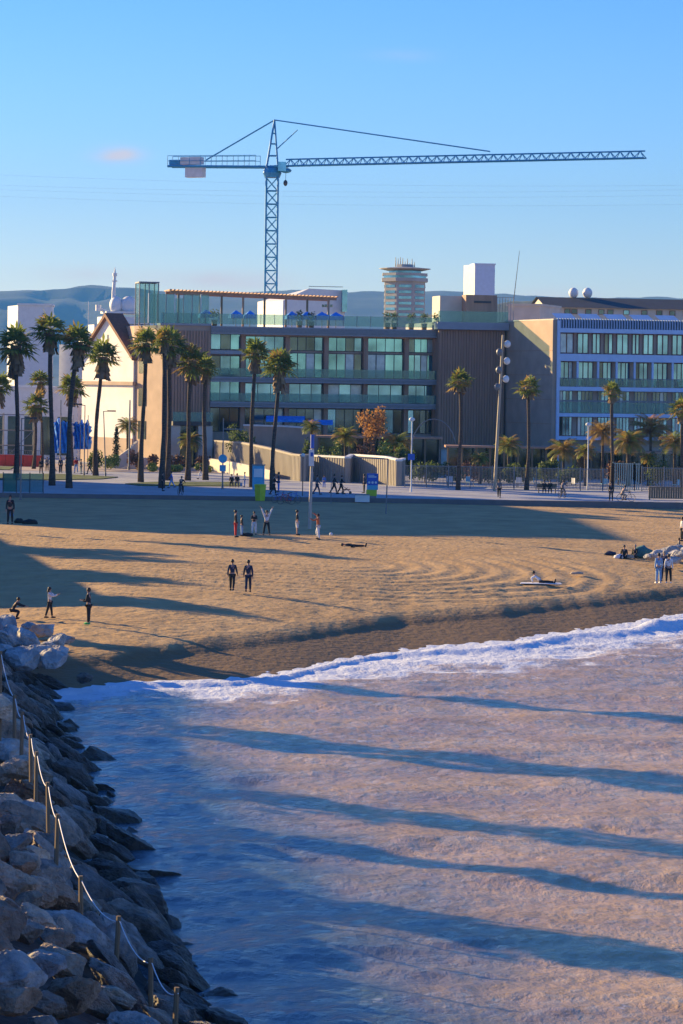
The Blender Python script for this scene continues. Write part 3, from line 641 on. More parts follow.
def parasol(fx, px, y, w, zh, lab):
    p = thing('parasol', lab, 'parasol', (0, 0, 0), group='blue parasols on the hotel roof')
    x = fx.X(px, 310, y); p.location = Vector((fx.x0, fx.Y0, ZP)) + Matrix.Rotation(fx.a, 3, 'Z') @ Vector((x, y, ZT)); p.rotation_euler.z = fx.a
    MB().tube([(0, 0, 0), (0, 0, zh)], .05).build('pole', M['greymetal'], p)
    MB().add([(-w, -w, zh - .6), (w, -w, zh - .6), (w, w, zh - .6), (-w, w, zh - .6), (0, 0, zh), (-w, -w, zh - 1.0), (w, -w, zh - 1.0), (w, w, zh - 1.0), (-w, w, zh - 1.0)],
             [(0, 1, 4), (1, 2, 4), (2, 3, 4), (3, 0, 4), (5, 6, 1, 0), (6, 7, 2, 1), (7, 8, 3, 2), (8, 5, 0, 3)]).build('canopy', M['blue'], p)
for i, (px, w) in enumerate([(206, 1.0), (236, .9), (250, .8), (292, .9), (307, 1.0), (322, 1.1), (336, 1.1)]):
    parasol(H, px, 3.0, w * .85, 2.05, 'blue parasol on the hotel roof, %s from the left' % ['first', 'second', 'third', 'fourth', 'fifth', 'sixth', 'seventh'][i])
# brown block at the right end
BB = Fac(438, H.Y(438) - 1.2, 12)
t = BB.root('brown_block', 'tall brown ribbed block between the hotel bays and the beige wall', 'building')
zb = BB.Z(470, 322.5); xE = BB.X(504)
MB().box(0, xE, 0, 16, 0, zb - .9).build('wall', M['brown'], t)
sb = MB(); x = .1
while x < xE - .2: sb.box(x, x + .2, -.14, -.003, 2, zb - .95); x += .34
for zz in (5.2, 9.3, 13.2): sb.box(0, xE, -.16, -.145, zz, zz + .08)
sb.build('ribbed_cladding', M['brown'], t)
MB().box(-.4, xE + .3, -.9, 16, zb - .897, zb).build('roof_slab', M['slab'], t)
MB().box(-.3, xE + .2, -.75, -.71, zb + .003, zb + 1.35).build('balustrade', M['balus'], t)
pw = MB(); z1 = BB.Z(470, 296)
o = MB().box(BB.X(440, 300, 6), BB.X(474, 300, 6), 6, 10, zb, BB.Z(455, 296, 6)).build('roof_house', M['offwhite'], t)
o2 = MB().box(BB.X(466, 300, 4), BB.X(497, 300, 4), 4, 5.99, zb, BB.Z(480, 295, 4)).build('roof_house', M['brown'], t)
MB().box(BB.X(474, 300, 4), BB.X(491, 300, 4), 3.9, 3.997, BB.Z(480, 303, 4), BB.Z(480, 301, 4)).build('louvre', M['darkmetal'], o2)
rl = MB()
for i in range(7): x = BB.X(497, 300, 4) + .35 * i; rl.box(x, x + .05, 4, 4.05, zb, BB.Z(500, 297, 4))
rl.box(BB.X(497, 300, 4), BB.X(497, 300, 4) + 2.2, 4, 4.05, BB.Z(500, 297, 4) - .05, BB.Z(500, 297, 4)); rl.build('roof_railing', M['greymetal'], t)
# white and blue building
Wf = Fac(556, 331, 12)
t = Wf.root('white_slab_building', 'white framed building with red window frames, balconies and a slatted blue parapet', 'building')
W = Wf.X; zw = lambda py: Wf.Z(600, py)
xR = W(800)
p505 = P(505, 400, 344); rel = Vector((p505.x - Wf.x0, p505.y - Wf.Y0)); lx = rel.x * Wf.c + rel.y * Wf.s; ly = -rel.x * Wf.s + rel.y * Wf.c
ztop = zw(319.5)
MB().prism([(0, 0.9), (xR, .9), (xR, 20), (lx, 20), (lx, ly), (-.5, 0), (0, 0)], 0, ztop - .15).build('wall', M['brownlight'], t)
MB().prism([(-.45, -.02), (-.05, -.02), (-.05, 3), (lx + .5, ly + 3), (lx - .1, ly)], ztop - .147, ztop).build('coping', M['offwhite'], t)
sm = MB(); dl = Vector((lx + .5, ly, 0)); L_ = dl.length; Mx = Matrix.Translation((-.5, 0, 0)) @ Matrix.Rotation(math.atan2(dl.y, dl.x), 4, 'Z')
for i in range(1, 6): sm.box(0, L_, .003, .03, i * 2.9, i * 2.9 + .07, 0, Mx)
sm.build('wall_seams', M['brown'], t)
wf = MB()
for a, b_ in [(328.8, 333), (354.3, 361.5), (387, 391), (413.5, 417), (436.5, 440)]: wf.box(0, xR, -.25, .7, zw(b_), zw(a))
wf.box(-.003, .35, -.26, .7, 1.5, ztop - .2)
wf.build('white_bands', M['pbw'], t)
sl_ = MB(); x = 0
while x < xR: sl_.box(x, x + .16, -.2, .1, zw(328.7), zw(319)); x += .33
sl_.build('slatted_parapet', mat('pale_blue_slat', (.34, .42, .55), .6, .08, 2), t)
MB().box(.05, xR, .11, .2, zw(328.7), zw(319.5)).build('parapet_backing', M['glassdark'], t)
edges = [557.5, 575, 590, 602, 614.5, 630, 641, 655, 670, 684, 697, 711, 725]
for i in range(len(edges) - 1):
    red = i % 2 == 0
    window(t, W(edges[i]) + .4, W(edges[i + 1]), zw(354), zw(333.2), .9, 2, M['redframe'], M['glassb'], fw=.12)
ed = [559, 577, 597.5, 616, 634, 652, 672, 690, 708]
for i in range(len(ed) - 1):
    window(t, W(ed[i]) + .3, W(ed[i + 1]) - .3, zw(386.6), zw(362), .9, 3, M['redframe'], M['glassb'], fw=.09)
    MB().box(W(ed[i]) - .12, W(ed[i]) + .12, -.15, .1, zw(386.8), zw(361.7)).build('balcony_column', M['pbw'], t)
    window(t, W(ed[i]) + .3, W(ed[i + 1]) - .3, zw(413.3), zw(391.2), .9, 4, M['greymetal'], M['glassdark'])
    window(t, W(ed[i]) + .3, W(ed[i + 1]) - .3, zw(436.3), zw(417.2), .9, 4, M['redframe'], M['glassb'])
rail = MB(); z0 = zw(386.8)
rail.box(.35, xR, -.22, -.18, z0 + .95, z0 + 1.02)
x = .4
while x < xR: rail.box(x, x + .04, -.22, -.18, z0, z0 + .96); x += 1.1
z0 = zw(413.4); rail.box(.35, xR, -.22, -.18, z0 + 1.35, z0 + 1.55)
rail.build('balcony_rail', M['greymetal'], t)
MB().box(.36, xR, -.205, -.195, zw(386.7), zw(386.7) + .9).build('balustrade', M['balus'], t)
MB().box(.36, xR, -.205, -.195, zw(413.3), zw(413.3) + 1.3).build('balustrade', M['balus'], t)
for px in (566, 575, 588, 604, 622, 640, 662, 676):    # chairs and planters on the balcony
    MB().box(W(px) - .3, W(px) + .3, .1, .5, zw(386.8), zw(386.8) + .75).box(W(px) - .3, W(px) + .3, .5, .58, zw(386.8), zw(386.8) + 1).build('balcony_chair', M['darkmetal'], t)
for i in range(5):
    x = W(560 + i * 26); MB().add([(x, 1.5, ztop), (x + 2.4, 1.5, ztop), (x + 2.4, 4, ztop + .75), (x, 4, ztop + .75)], [(0, 1, 2, 3)]).add([(x, 1.5, ztop - .05), (x + 2.4, 1.5, ztop - .05), (x + 2.4, 4, ztop + .7), (x, 4, ztop + .7)], [(3, 2, 1, 0)]).build('solar_panel', M['solar'], t)
# ------------------------------------------------------------------ buildings behind
Bk = Fac(546, 405, 8)
t = Bk.root('long_roofed_building', 'long cream building with a dark pitched roof behind the white framed one', 'building')
zE = Bk.Z(600, 307.5); zR_ = Bk.Z(600, 299.5); xe = Bk.X(820)
MB().box(0, xe, 0, 12, 0, zE).build('wall', M['offwhite'], t)
MB().add([(0, 0, zE + .003), (0, 12, zE + .003), (0, 6, zR_ + .3)], [(0, 2, 1)]).build('gable', M['offwhite'], t)
MB().add([(-.4, -.6, zE - .1), (xe, -.6, zE - .1), (xe, 6, zR_ + .4), (-.4, 6, zR_ + .4), (-.4, 12.6, zE - .1), (xe, 12.6, zE - .1)], [(0, 1, 2, 3), (3, 2, 5, 4)]).build('roof', mat('dark_roof', (.05, .055, .06), .8, .15, .5, stretch=(1, 1, 1)), t)
for px in (563, 570, 584, 597, 606, 622, 640, 655, 668, 682): window(t, Bk.X(px), Bk.X(px) + .9, Bk.Z(600, 314.5), Bk.Z(600, 309.5), 0, 1, M['redframe'], M['glassdark'])
for px, lb in [(573.5, 'white radar dome on the dark roof, the left one of the pair'), (587.5, 'white radar dome on the dark roof, the right one of the pair')]:
    p = P(px, 293, 412); d = thing('radar_dome', lb, 'radar dome', (p.x, 412, p.z - 1.6), group='radar domes on the dark roof')
    MB().ball((0, 0, 1.6), .72, 14, 10, sc=(1, 1, 1.1)).build('dome', M['white'], d, True); MB().tube([(0, 0, 0.2), (0, 0, 1)], .25, 8).build('pedestal', M['greymetal'], d)
def pbox(name, label, px0, px1, pyt, Y, dep, m, ang=0, cat='building', pyb=None, z0=None):
    f = Fac(px0, Y, ang, pyt); t = f.root(name, label, cat); z1 = f.Z((px0 + px1) / 2, pyt)
    MB().box(0, f.X(px1, pyt), 0, dep, 0, z1).build('wall', m, t)
    MB().box(-.15, f.X(px1, pyt) + .15, -.15, dep + .15, z1 + .003, z1 + .3).build('roof_edge', m, t)
    return f, t, z1
f, t, z1 = pbox('beige_roof_block', 'low beige block just right of the brown ribbed block, under the thin mast', 508, 540, 306, 372, 10, M['offwhite'], -20)
f, t, z1 = pbox('white_tower', 'plain white box tower rising behind the brown ribbed block', 475, 495, 264.8, 600, 5, M['pbw'], 8)  # shaded front coloured bluer than the lit side wall
MB().add([(-1.5, 5, 0), (0, 0, 0), (0, 0, z1), (-1.5, 5, z1)], [(0, 1, 2, 3)]).build('side_wall', M['white'], t)
f, t, z1 = pbox('white_apartment_block', 'pale rectangular block far left behind the palms', 18, 52, 305.5, 430, 8, M['white'], 4)
MB().add([(-1.9, 7, 0), (0, -.01, 0), (0, -.01, z1), (-1.9, 7, z1)], [(0, 1, 2, 3)]).build('side_wall', M['white'], t)
f, t, z1 = pbox('white_hall_building', 'long low white hall behind the left palms with a dark open base', -80, 78, 388, 372, 14, M['white'], -14)
wd_ = MB()
for i in range(9): wd_.box(1 + i * 2.3, 2.6 + i * 2.3, -.1, -.003, .4, 5.4)
wd_.build('openings', M['glassdark'], t)
# scaffolding in front of it
sc_ = thing('scaffold', 'grey scaffolding of tubes and planks at the far left base of the white hall', 'scaffold', (P(5, 440, 352).x, 352, ZP))
s1 = MB()
for i in range(6):
    for yy in (0, 1.1): s1.tube([(-6 + i * 1.9, yy, 0), (-6 + i * 1.9, yy, 6)], .05, 5)
for z in (1.9, 3.8, 5.8):
    for yy in (0, 1.1): s1.tube([(-6, yy, z), (3.5, yy, z)], .05, 5)
for i in range(5): s1.tube([(-6 + i * 1.9, 0, 1.9 * (i % 3)), (-4.1 + i * 1.9, 0, 1.9 * (i % 3) + 1.9)], .04, 5)
s1.build('tubes', M['greymetal'], sc_); MB().box(-6, 3.5, .1, 1, 1.92, 1.97).box(-6, 3.5, .1, 1, 3.82, 3.87).build('planks', M['wood'], sc_)
# white building with sloping left side behind the pergola
Q = Fac(283, 450, 8, 300); t = Q.root('white_wedge_building', 'white building with a sloping left side behind the hotel pergola', 'building')
q = lambda px, py: (Q.X(px, py), Q.Z(px, py))
poly = [(0, 0), (Q.X(345, 300), 0), q(345, 290.5), q(309, 288.5), q(283, 300.5)]
n = 5; vs = [(a, 0, z) for a, z in poly] + [(a + (-3.0 if i in (0, 4) else 0), 10, z) for i, (a, z) in enumerate(poly)]
MB().add(vs, [tuple(range(n)), tuple(range(2 * n - 1, n - 1, -1))] + [(k, k + n, (k + 1) % n + n, (k + 1) % n) for k in range(n)]).build('wall', M['white'], t)
wb = MB()
for px in (322, 325, 330): wb.box(Q.X(px, 303), Q.X(px, 303) + .4, -.03, -.003, Q.Z(px, 307), Q.Z(px, 304.5))
wb.build('window_row', M['glassdark'], t)
MB().box(Q.X(341, 300), Q.X(346, 300), -1.5, -.01, Q.Z(342, 312), Q.Z(342, 290)).build('service_tower', M['glassb'], t)
MB().box(Q.X(309, 288), Q.X(343, 288), .2, .26, Q.Z(309, 286.6), Q.Z(309, 286)).build('roof_rail', M['greymetal'], t)
# round control tower
p = P(404.5, 300, 600); t = thing('observation_tower', 'grey multi-storey tower with a flared disc roof and antennas', 'tower', (p.x, 600, ZP))
def zz(py): return P(404.5, py, 600).z - ZP
def octo(r, n=8, off=22.5): return [(r * math.cos(R(off + 360 * k / n)), r * math.sin(R(off + 360 * k / n))) for k in range(n)]
tw = mat('tower_concrete', (.37, .37, .35), .8, .1, .5)
MB().prism(octo(4.7), 0, zz(282)).build('shaft', tw, t)
for k in range(8):
    a = R(22.5 + 45 * k + 22.5); Mx = Matrix.Rotation(a, 4, 'Z'); g_ = MB()
    for i in range(6):
        z = zz(318) + i * (zz(284) - zz(318)) / 6; g_.box(4.35, 4.42, -1.35, 1.35, z + .35, z + .9, 0, Mx)
    g_.build('window_bands', M['glassb'], t)
MB().prism(octo(5.3), zz(282), zz(278.4)).build('lower_ring', tw, t); MB().prism(octo(4.9), zz(278.4), zz(276)).build('ring_glass', M['glassb'], t)
MB().prism(octo(5.2), zz(276), zz(273.5)).build('upper_ring', tw, t); MB().prism(octo(3.7), zz(273.5), zz(271)).build('ring_glass', M['glassb'], t)
vs = [(*a, zz(271.2)) for a in octo(3.6, 16)] + [(*a, zz(269.3)) for a in octo(5.5, 16)] + [(*a, zz(268.6)) for a in octo(5.5, 16)] + [(*a, zz(267.4)) for a in octo(2.6, 16)]
fs = [(j * 16 + k, j * 16 + (k + 1) % 16, (j + 1) * 16 + (k + 1) % 16, (j + 1) * 16 + k) for j in range(3) for k in range(16)] + [tuple(range(48, 64))]
MB().add(vs, fs).build('disc_roof', tw, t)
MB().prism(octo(1.9), zz(267.4), zz(264.5)).build('roof_cabin', tw, t)
for i in range(9):
    x = -2 + i * .5; MB().tube([(x, 0, zz(267)), (x, 0, zz(rnd.uniform(257, 263)))], [.14, .07], 5).build('antenna', M['greymetal'], t)
# mast antenna
p = P(513, 306, 372); q_ = P(519.5, 251, 372); t = MB().tube([(0, 0, 0), (q_.x - p.x, 0, q_.z - p.z)], [.07, .03], 6).build('mast_antenna', M['greymetal']); t.location = p; tag(t, 'thin leaning mast antenna on the roof right of the white tower', 'antenna')
# church
Cf = Fac(76, 355, -58, 400)
t = Cf.root('church_building', 'pale church front with a steep brown edged gable', 'building')
cx = Cf.X(107); zc = Cf.Z(107, 317); xr = Cf.X(133); ze = Cf.Z(131, 356); xl = 2 * cx - xr
poly = [(xl, 0), (xr, 0), (xr, ze), (cx, zc), (xl, ze)]
vs = [(a, 0, z) for a, z in poly] + [(a, 1.9, z) for a, z in poly]
MB().add(vs, [tuple(range(5)), tuple(range(9, 4, -1))] + [(k, k + 5, (k + 1) % 5 + 5, (k + 1) % 5) for k in range(5)]).build('wall', mat('church_plaster', (.84, .79, .72), .85, .08, .5, bump=.2, bscale=3), t)
rt = mat('church_roof_tile', (.22, .10, .06), .8, .2, 3)
for s1_, (a, za) in ((-1, (xl, ze)), (1, (xr, ze))):
    MB().add([(a + s1_ * .5, -.5, za - .55), (cx, -.5, zc), (cx, 2, zc), (a + s1_ * .5, 2, za - .55), (a + s1_ * .5, -.5, za - .15), (cx, -.5, zc + .5), (cx, 2, zc + .5), (a + s1_ * .5, 2, za - .15)],
             [(0, 1, 2, 3), (4, 7, 6, 5), (0, 4, 5, 1), (0, 3, 7, 4), (3, 2, 6, 7)]).build('roof', rt, t)
MB().box(xl + .1, xr + .6, -.4, -.003, Cf.Z(118, 385), Cf.Z(118, 381.5)).build('cornice', M['brownlight'], t)
MB().box(xl - .1, xr + .1, -.12, -.004, 0, 3.2).build('plinth', M['brownlight'], t)
MB().box(cx - .12, cx + .12, -.05, -.005, zc - 3.4, zc - 2.2).build('window', M['glassdark'], t)
# yacht superstructure behind the church
Yp = 440; t = thing('yacht', 'large white motor yacht with radar domes and a mast behind the church', 'yacht', (P(110, 330, Yp).x, Yp, 0))
def yx(px): return P(px, 300, Yp).x - P(110, 330, Yp).x
def yz(py): return P(110, py, Yp).z
MB().prism([(yx(60), 0), (yx(190), -3), (yx(190), 6), (yx(60), 5)], -1, yz(345)).build('hull', M['white'], t)
for a, b_, c_, d_, nm in [(78, 190, 345, 334, 'lower_deck'), (88, 186, 333.5, 325, 'upper_deck'), (97, 150, 324, 317, 'bridge'), (100, 140, 313.5, 311.5, 'mast_platform')]:
    MB().prism([(yx(a), 1), (yx(a) + 1.2, -2), (yx(b_), -2.2), (yx(b_), 4), (yx(a) + 1.2, 4)], yz(c_), yz(d_)).build(nm, M['white'], t)
MB().box(yx(100), yx(184), -2.3, -2.21, yz(331), yz(328)).build('window_band', M['glassdark'], t)
for px, py, r_ in [(116.2, 305, 1.25), (128.5, 305, 1.3)]: MB().ball((yx(px), 0, yz(py)), r_, 16, 10, sc=(.85 if px < 120 else 1, 1, 1.1)).build('radar_dome', M['white'], t, True)
MB().tube([(yx(113.5), 0, yz(312)), (yx(113.5), 0, yz(292)), (yx(114.5), 0, yz(275)), (yx(114.5), 0, yz(267))], [.4, .3, .22, .03], 8).build('mast', M['white'], t)
MB().tube([(yx(112), 0, yz(281)), (yx(117), 0, yz(281))], .12, 6).tube([(yx(114.5), 0, yz(276)), (yx(114.5), 0, yz(273))], .35, 8).build('mast_fittings', M['white'], t)
MB().tube([(yx(98), 0, yz(308)), (yx(108), 0, yz(312))], .25, 6).tube([(yx(98.5), 0, yz(305)), (yx(98.5), 0, yz(311))], .45, 8).build('radar_arm', M['white'], t)
p = P(88, 340, 435); t = MB().tube([(0, 0, 0), (0, 0, 9)], .04, 5).build('flag_mast', M['white']); t.location = (p.x, 435, p.z - 3); tag(t, 'thin pale mast against the mountains left of the church gable', 'mast')

# ------------------------------------------------------------------ tower crane
YCn = 480
cb = P(270.5, 300, YCn); t = thing('tower_crane', 'tall blue lattice tower crane behind the hotel with its jib to the right', 'crane', (cb.x, YCn, ZP))
zj = P(271, 166, YCn).z - ZP; hw = 1.0
def lattice(mb, p0, p1, side, r, n, tri=False, rb=None, up=Vector((0, 0, 1))):
    p0 = Vector(p0); p1 = Vector(p1); d = (p1 - p0).normalized(); a = d.cross(up).normalized() if abs(d.dot(up)) < .95 else Vector((1, 0, 0)); b = a.cross(d)
    rb = rb or r * .55
    cs = [(-1, -1), (1, -1), (1, 1), (-1, 1)] if not tri else [(-1, 0), (1, 0), (0, 1.8)]
    cn = [[p0.lerp(p1, i / n) + a * side * c[0] + b * side * c[1] for c in cs] for i in range(n + 1)]
    m = len(cs)
    for k in range(m): mb.tube([cn[0][k], cn[-1][k]], r, 5)
    for i in range(n):
        for k in range(m):
            k2 = (k + 1) % m
            if tri and k == 0:
                mb.tube([cn[i][0], cn[i][1]], rb, 4); continue
            mb.tube([cn[i][k], cn[i][k2]], rb * .8, 4) if not tri else None
            if tri:
                lo, hi = (k, k2) if k == 1 else (k2, k)
                mid = (cn[i][2] + cn[i + 1][2]) / 2
                if k == 1 or k == 2:
                    c = 1 if k == 1 else 0
                    mb.tube([cn[i][c], mid], rb, 4); mb.tube([mid, cn[i + 1][c]], rb, 4)
            else:
                mb.tube([cn[i][k], cn[i + 1][k2]] if (i + k) % 2 == 0 else [cn[i][k2], cn[i + 1][k]], rb, 4)
c1 = MB(); lattice(c1, (0, 0, 0), (0, 0, zj - 2), hw, .17, 20, rb=.10); c1.build('mast', M['crane'], t)
MB().tube([(0, 0, zj - 2), (0, 0, zj - 1.2), (0, 0, zj - .4)], [1.3, 1.6, 1.4], 12).build('slewing_ring', M['crane'], t)
jd = Vector((.905, -.425, 0)).normalized()
def jp(px, py):      # point on the jib axis seen at this pixel
    dx, dy = unroll(px, py); k = dx / F   # cb.x + s*jd.x = k*(YCn + s*jd.y)
    s_ = (k * YCn - cb.x) / (jd.x - k * jd.y); Y = YCn + s_ * jd.y
    return s_, Vector((s_ * jd.x, s_ * jd.y, P(px, py, Y).z - ZP))
s_, tip = jp(645, 158); _, root = jp(286, 166)
jb = MB(); lattice(jb, root, tip, .62, .13, 38, tri=True, rb=.075); jb.build('jib', M['crane'], t)
_, cj = jp(170, 166.5)
q1 = MB(); sd = Vector((-jd.y, jd.x, 0))
for sgn in (-1, 1): q1.tube([cj + sd * .8 * sgn, Vector((0, 0, zj - .2)) + sd * .8 * sgn, root + sd * .8 * sgn], .24, 6)
for i in range(10): a = cj.lerp(Vector((0, 0, zj)), i / 9.0); q1.tube([a - sd * .8, a + sd * .8], .1, 4)
q1.build('counter_jib', M['crane'], t)
hr = MB()
for sgn in (-1, 1):
    e0 = cj + sd * .9 * sgn; e1 = Vector((0, 0, zj)) + sd * .9 * sgn
    for h_ in (.9, 1.8): hr.tube([e0 + Vector((0, 0, h_)), e1.lerp(e0, .14) + Vector((0, 0, h_))], .05, 4)
    for i in range(9): a = e0.lerp(e1, i / 9.3); hr.tube([a, a + Vector((0, 0, 1.8))], .05, 4)
hr.build('handrail', M['crane'], t)
def cwt(a, b_, z0, z1, nm, m):
    s0, A = jp(a, 166); s1, B = jp(b_, 166); Mx = Matrix.Rotation(math.atan2(jd.y, jd.x), 4, 'Z')
    return MB().box(s0, s1, -.7, .7, z0, z1, 0, Mx).build(nm, m, t)
cwt(187, 204, A_z := cj.z - 2.0, cj.z - .25, 'counterweight', M['weight']); cwt(182, 202, cj.z + .25, cj.z + 1.5, 'counterweight', M['weight'])
cwt(171, 182, cj.z + .25, cj.z + 1.1, 'winch', M['crane'])
ap = Vector((P(274.5, 120, YCn).x - cb.x, 0, P(274.5, 120, YCn).z - ZP))
hd = MB()
for bx, by in ((-1, -1), (-1, 1), (.95, -1), (.95, 1)): hd.tube([(bx, by * .9, zj - .3), ap + Vector((0, by * .15, 0))], .16, 5)
for f_ in (.25, .5, .72):
    cs = [Vector((bx, by * .9, zj - .3)).lerp(ap, f_) for bx, by in ((-1, -1), (.95, -1), (.95, 1), (-1, 1))]
    for k in range(4): hd.tube([cs[k], cs[(k + 1) % 4]], .09, 4)
hd.build('tower_head', M['crane'], t)
def cyl(a, b_, r, nm): return MB().tube([a, b_], r, 5).build(nm, M['crane'], t)
up_ = Vector((0, 0, 1.1))
_, e = jp(206, 160); cyl(ap, e, .13, 'rear_pendant'); _, e = jp(490, 151.5); 
cyl(ap, e, .11, 'front_pendant'); _, e = jp(380, 139)
_, a = jp(277.5, 148.5); _, b_ = jp(297.5, 130); cyl(a, b_, .1, 'auxiliary_arm')
_, a = jp(283, 167); _, b_ = jp(289, 169.5); MB().ball((a + b_) / 2 - Vector((0, 0, .4)), .75, 8, 6, sc=(1.3, 1, .6)).build('trolley', M['crane'], t)
_, h_ = jp(285.5, 183); MB().tube([(a + b_) / 2, h_], .035, 4).ball(h_, .45, 8, 6, sc=(.8, .8, 1.2)).build('hook_block', M['darkmetal'], t)
Mx = Matrix.Translation((1.7, -1.3, zj - .9)); MB().box(-.7, .7, -.8, .8, -.1, 1.5, 0, Mx).build('cab', M['glassb'], t)
# cableway lines
for k, (y0, y1) in enumerate([(165, 184.5), (177, 188), (181, 194), (187, 204)]):
    a = P(-200, y0, 760); b_ = P(900, y1 - 4 if k else y1 - 3, 700); n = 12; pl = [a.lerp(b_, i / n) - Vector((0, 0, 3.0 * 4 * (i / n) * (1 - i / n))) for i in range(n + 1)]
    o = MB().tube(pl, .012, 4).build('cableway_cable', M['slab']); tag(o, 'faint cable crossing the sky behind the crane, %s from the top' % ['first', 'second', 'third', 'fourth'][k], 'cable', 'faint cables crossing the sky')

# ------------------------------------------------------------------ palms and trees
def leaf_fan(mb, base, d, up, L, r, mi):
    """one fan leaf: petiole then a disc of narrow folded blades"""
    d = d.normalized(); side = d.cross(up)
    side = side.normalized() if side.length > .01 else Vector((1, 0, 0)); nrm = side.cross(d).normalized()
    p1 = base + d * L * .42 - Vector((0, 0, .04 * L))
    mb.add([base - side * .02, base + side * .02, p1 + side * .015, p1 - side * .015], [(0, 1, 2, 3)], mi)
    nb = 9
    for i in range(nb):
        a = (i / (nb - 1) - .5) * R(190); v = (d * math.cos(a) + side * math.sin(a)).normalized()
        ln = L * .68 * (1 - .25 * abs(math.sin(a))) * r.uniform(.85, 1.1)
        wv = v.cross(nrm).normalized() * L * .055
        m1 = p1 + v * ln * .6 - Vector((0, 0, .05 * L)) ; e = p1 + v * ln - Vector((0, 0, L * r.uniform(.08, .28)))
        mb.add([p1, m1 + wv, e, m1 - wv], [(0, 1, 2, 3)], mi)
def fan_palm(name, label, px, pyb, pyt, crown_px, tr=.26, Y=None, z=ZP, seed=0, group=None, lean=None, skirt=1.0, dry=.15, crownh=1.0):
    g = G(px, pyb, z) if Y is None else P(px, pyb, Y); g.z = z
    H_ = P(px, pyt, g.y).z - z; R_ = crown_px / 2 * g.y / F
    hc = H_ - R_ * .85 * crownh
    t = thing(name, label, 'palm tree', g, 0, group); r = random.Random(seed + 500)
    lean = lean if lean is not None else r.uniform(-.3, .3)
    lx = lambda f: lean * f * f + .10 * math.sin(f * 5 + seed)
    n = 16; pts = [Vector((lx(i / n), .05 * math.sin(i + seed), hc * i / n)) for i in range(n + 1)]
    rs = [tr * (1.35 - .55 * min(1, i / 5) + .06 * math.sin(i * 2.1 + seed)) for i in range(n + 1)]
    MB().tube(pts, rs, 9).build('trunk', M['trunk'], t, True)
    top = pts[-1]; c = MB()
    N = r.randint(30, 48); spread = r.uniform(92, 122); pw = r.uniform(.7, 1.0)
    for i in range(N):
        az = i * 2.39996 + r.uniform(-.35, .35); f = i / N; el = R(84 - spread * f ** pw + r.uniform(-14, 14))
        d = Vector((math.cos(az) * math.cos(el), math.sin(az) * math.cos(el), math.sin(el)))
        leaf_fan(c, top + Vector((0, 0, .15 * (1 - f))), d, Vector((0, 0, 1)), R_ * r.uniform(.75, 1.15), r, 1 if r.random() < dry else 0)
    c.build('crown', [M['leaf'], M['leafdry']], t)
    if skirt:
        k = MB(); sl_ = R_ * .95 * skirt
        k.tube([top + Vector((0, 0, .1)), top - Vector((0, 0, sl_ * .5)), top - Vector((0, 0, sl_))], [R_ * .22, R_ * .22, tr * .95], 8)
        for i in range(55):
            az = r.uniform(0, 6.28); z0 = -r.random() * sl_ * .75; ln = R_ * r.uniform(.3, .55); rr = R_ * .21
            b_ = top + Vector((math.cos(az) * rr * .8, math.sin(az) * rr * .8, z0)); o = Vector((math.cos(az), math.sin(az), 0))
            e = b_ + o * ln * r.uniform(.15, .5) - Vector((0, 0, ln)); s_ = Vector((-math.sin(az), math.cos(az), 0)) * .07 * R_
            k.add([b_ - s_ * .4, b_ + s_ * .4, e + s_ * 1.6, e - s_ * 1.6], [(0, 1, 2, 3)])
        k.build('dead_frond_skirt', M['leafcore'], t)
    return t
def feather_palm(name, label, px, pyb, pyt, crown_px, z=ZP, Y=None, seed=0, mats=None, tr=.14, N=40, group=None, cat='palm tree'):
    g = G(px, pyb, z) if Y is None else P(px, pyb, Y); g.z = z
    H_ = P(px, pyt, g.y).z - z; R_ = crown_px / 2 * g.y / F; hc = max(.3, H_ - R_ * .75); t = thing(name, label, cat, g, 0, group); r = random.Random(seed + 900)
    MB().tube([(0, 0, 0), (.03, 0, hc * .5), (0, 0, hc)], [tr * 1.3, tr, tr * 1.1], 8).build('trunk', M['trunk'], t, True)
    c = MB()
    for i in range(N):
        az = i * 2.39996 + r.uniform(-.2, .2); el = R(80 - 95 * i / N + r.uniform(-8, 8)); o = Vector((math.cos(az), math.sin(az), 0)); s = Vector((-math.sin(az), math.cos(az), 0))
        p = Vector((0, 0, hc)); L = R_ * 1.25; n = 9; m_ = 1 if r.random() < .4 else 0
        for k in range(n):
            e2 = el - R(85) * (k / n) ** 1.3; d = o * math.cos(e2) + Vector((0, 0, math.sin(e2))); q_ = p + d * L / n
            w_ = R_ * .38 * math.sin(math.pi * (k + 1.2) / (n + 1.6))
            for sg in (-1, 1):
                for h_ in (0, .5):
                    a = p.lerp(q_, h_); b_ = a + s * sg * w_ + d * w_ * .6 - Vector((0, 0, w_ * .55)); c.add([a, a + d * L / n * .4, b_], [(0, 1, 2)], m_)
            p = q_
    c.build('crown', mats or [M['leaf'], M['leafdry']], t); return t
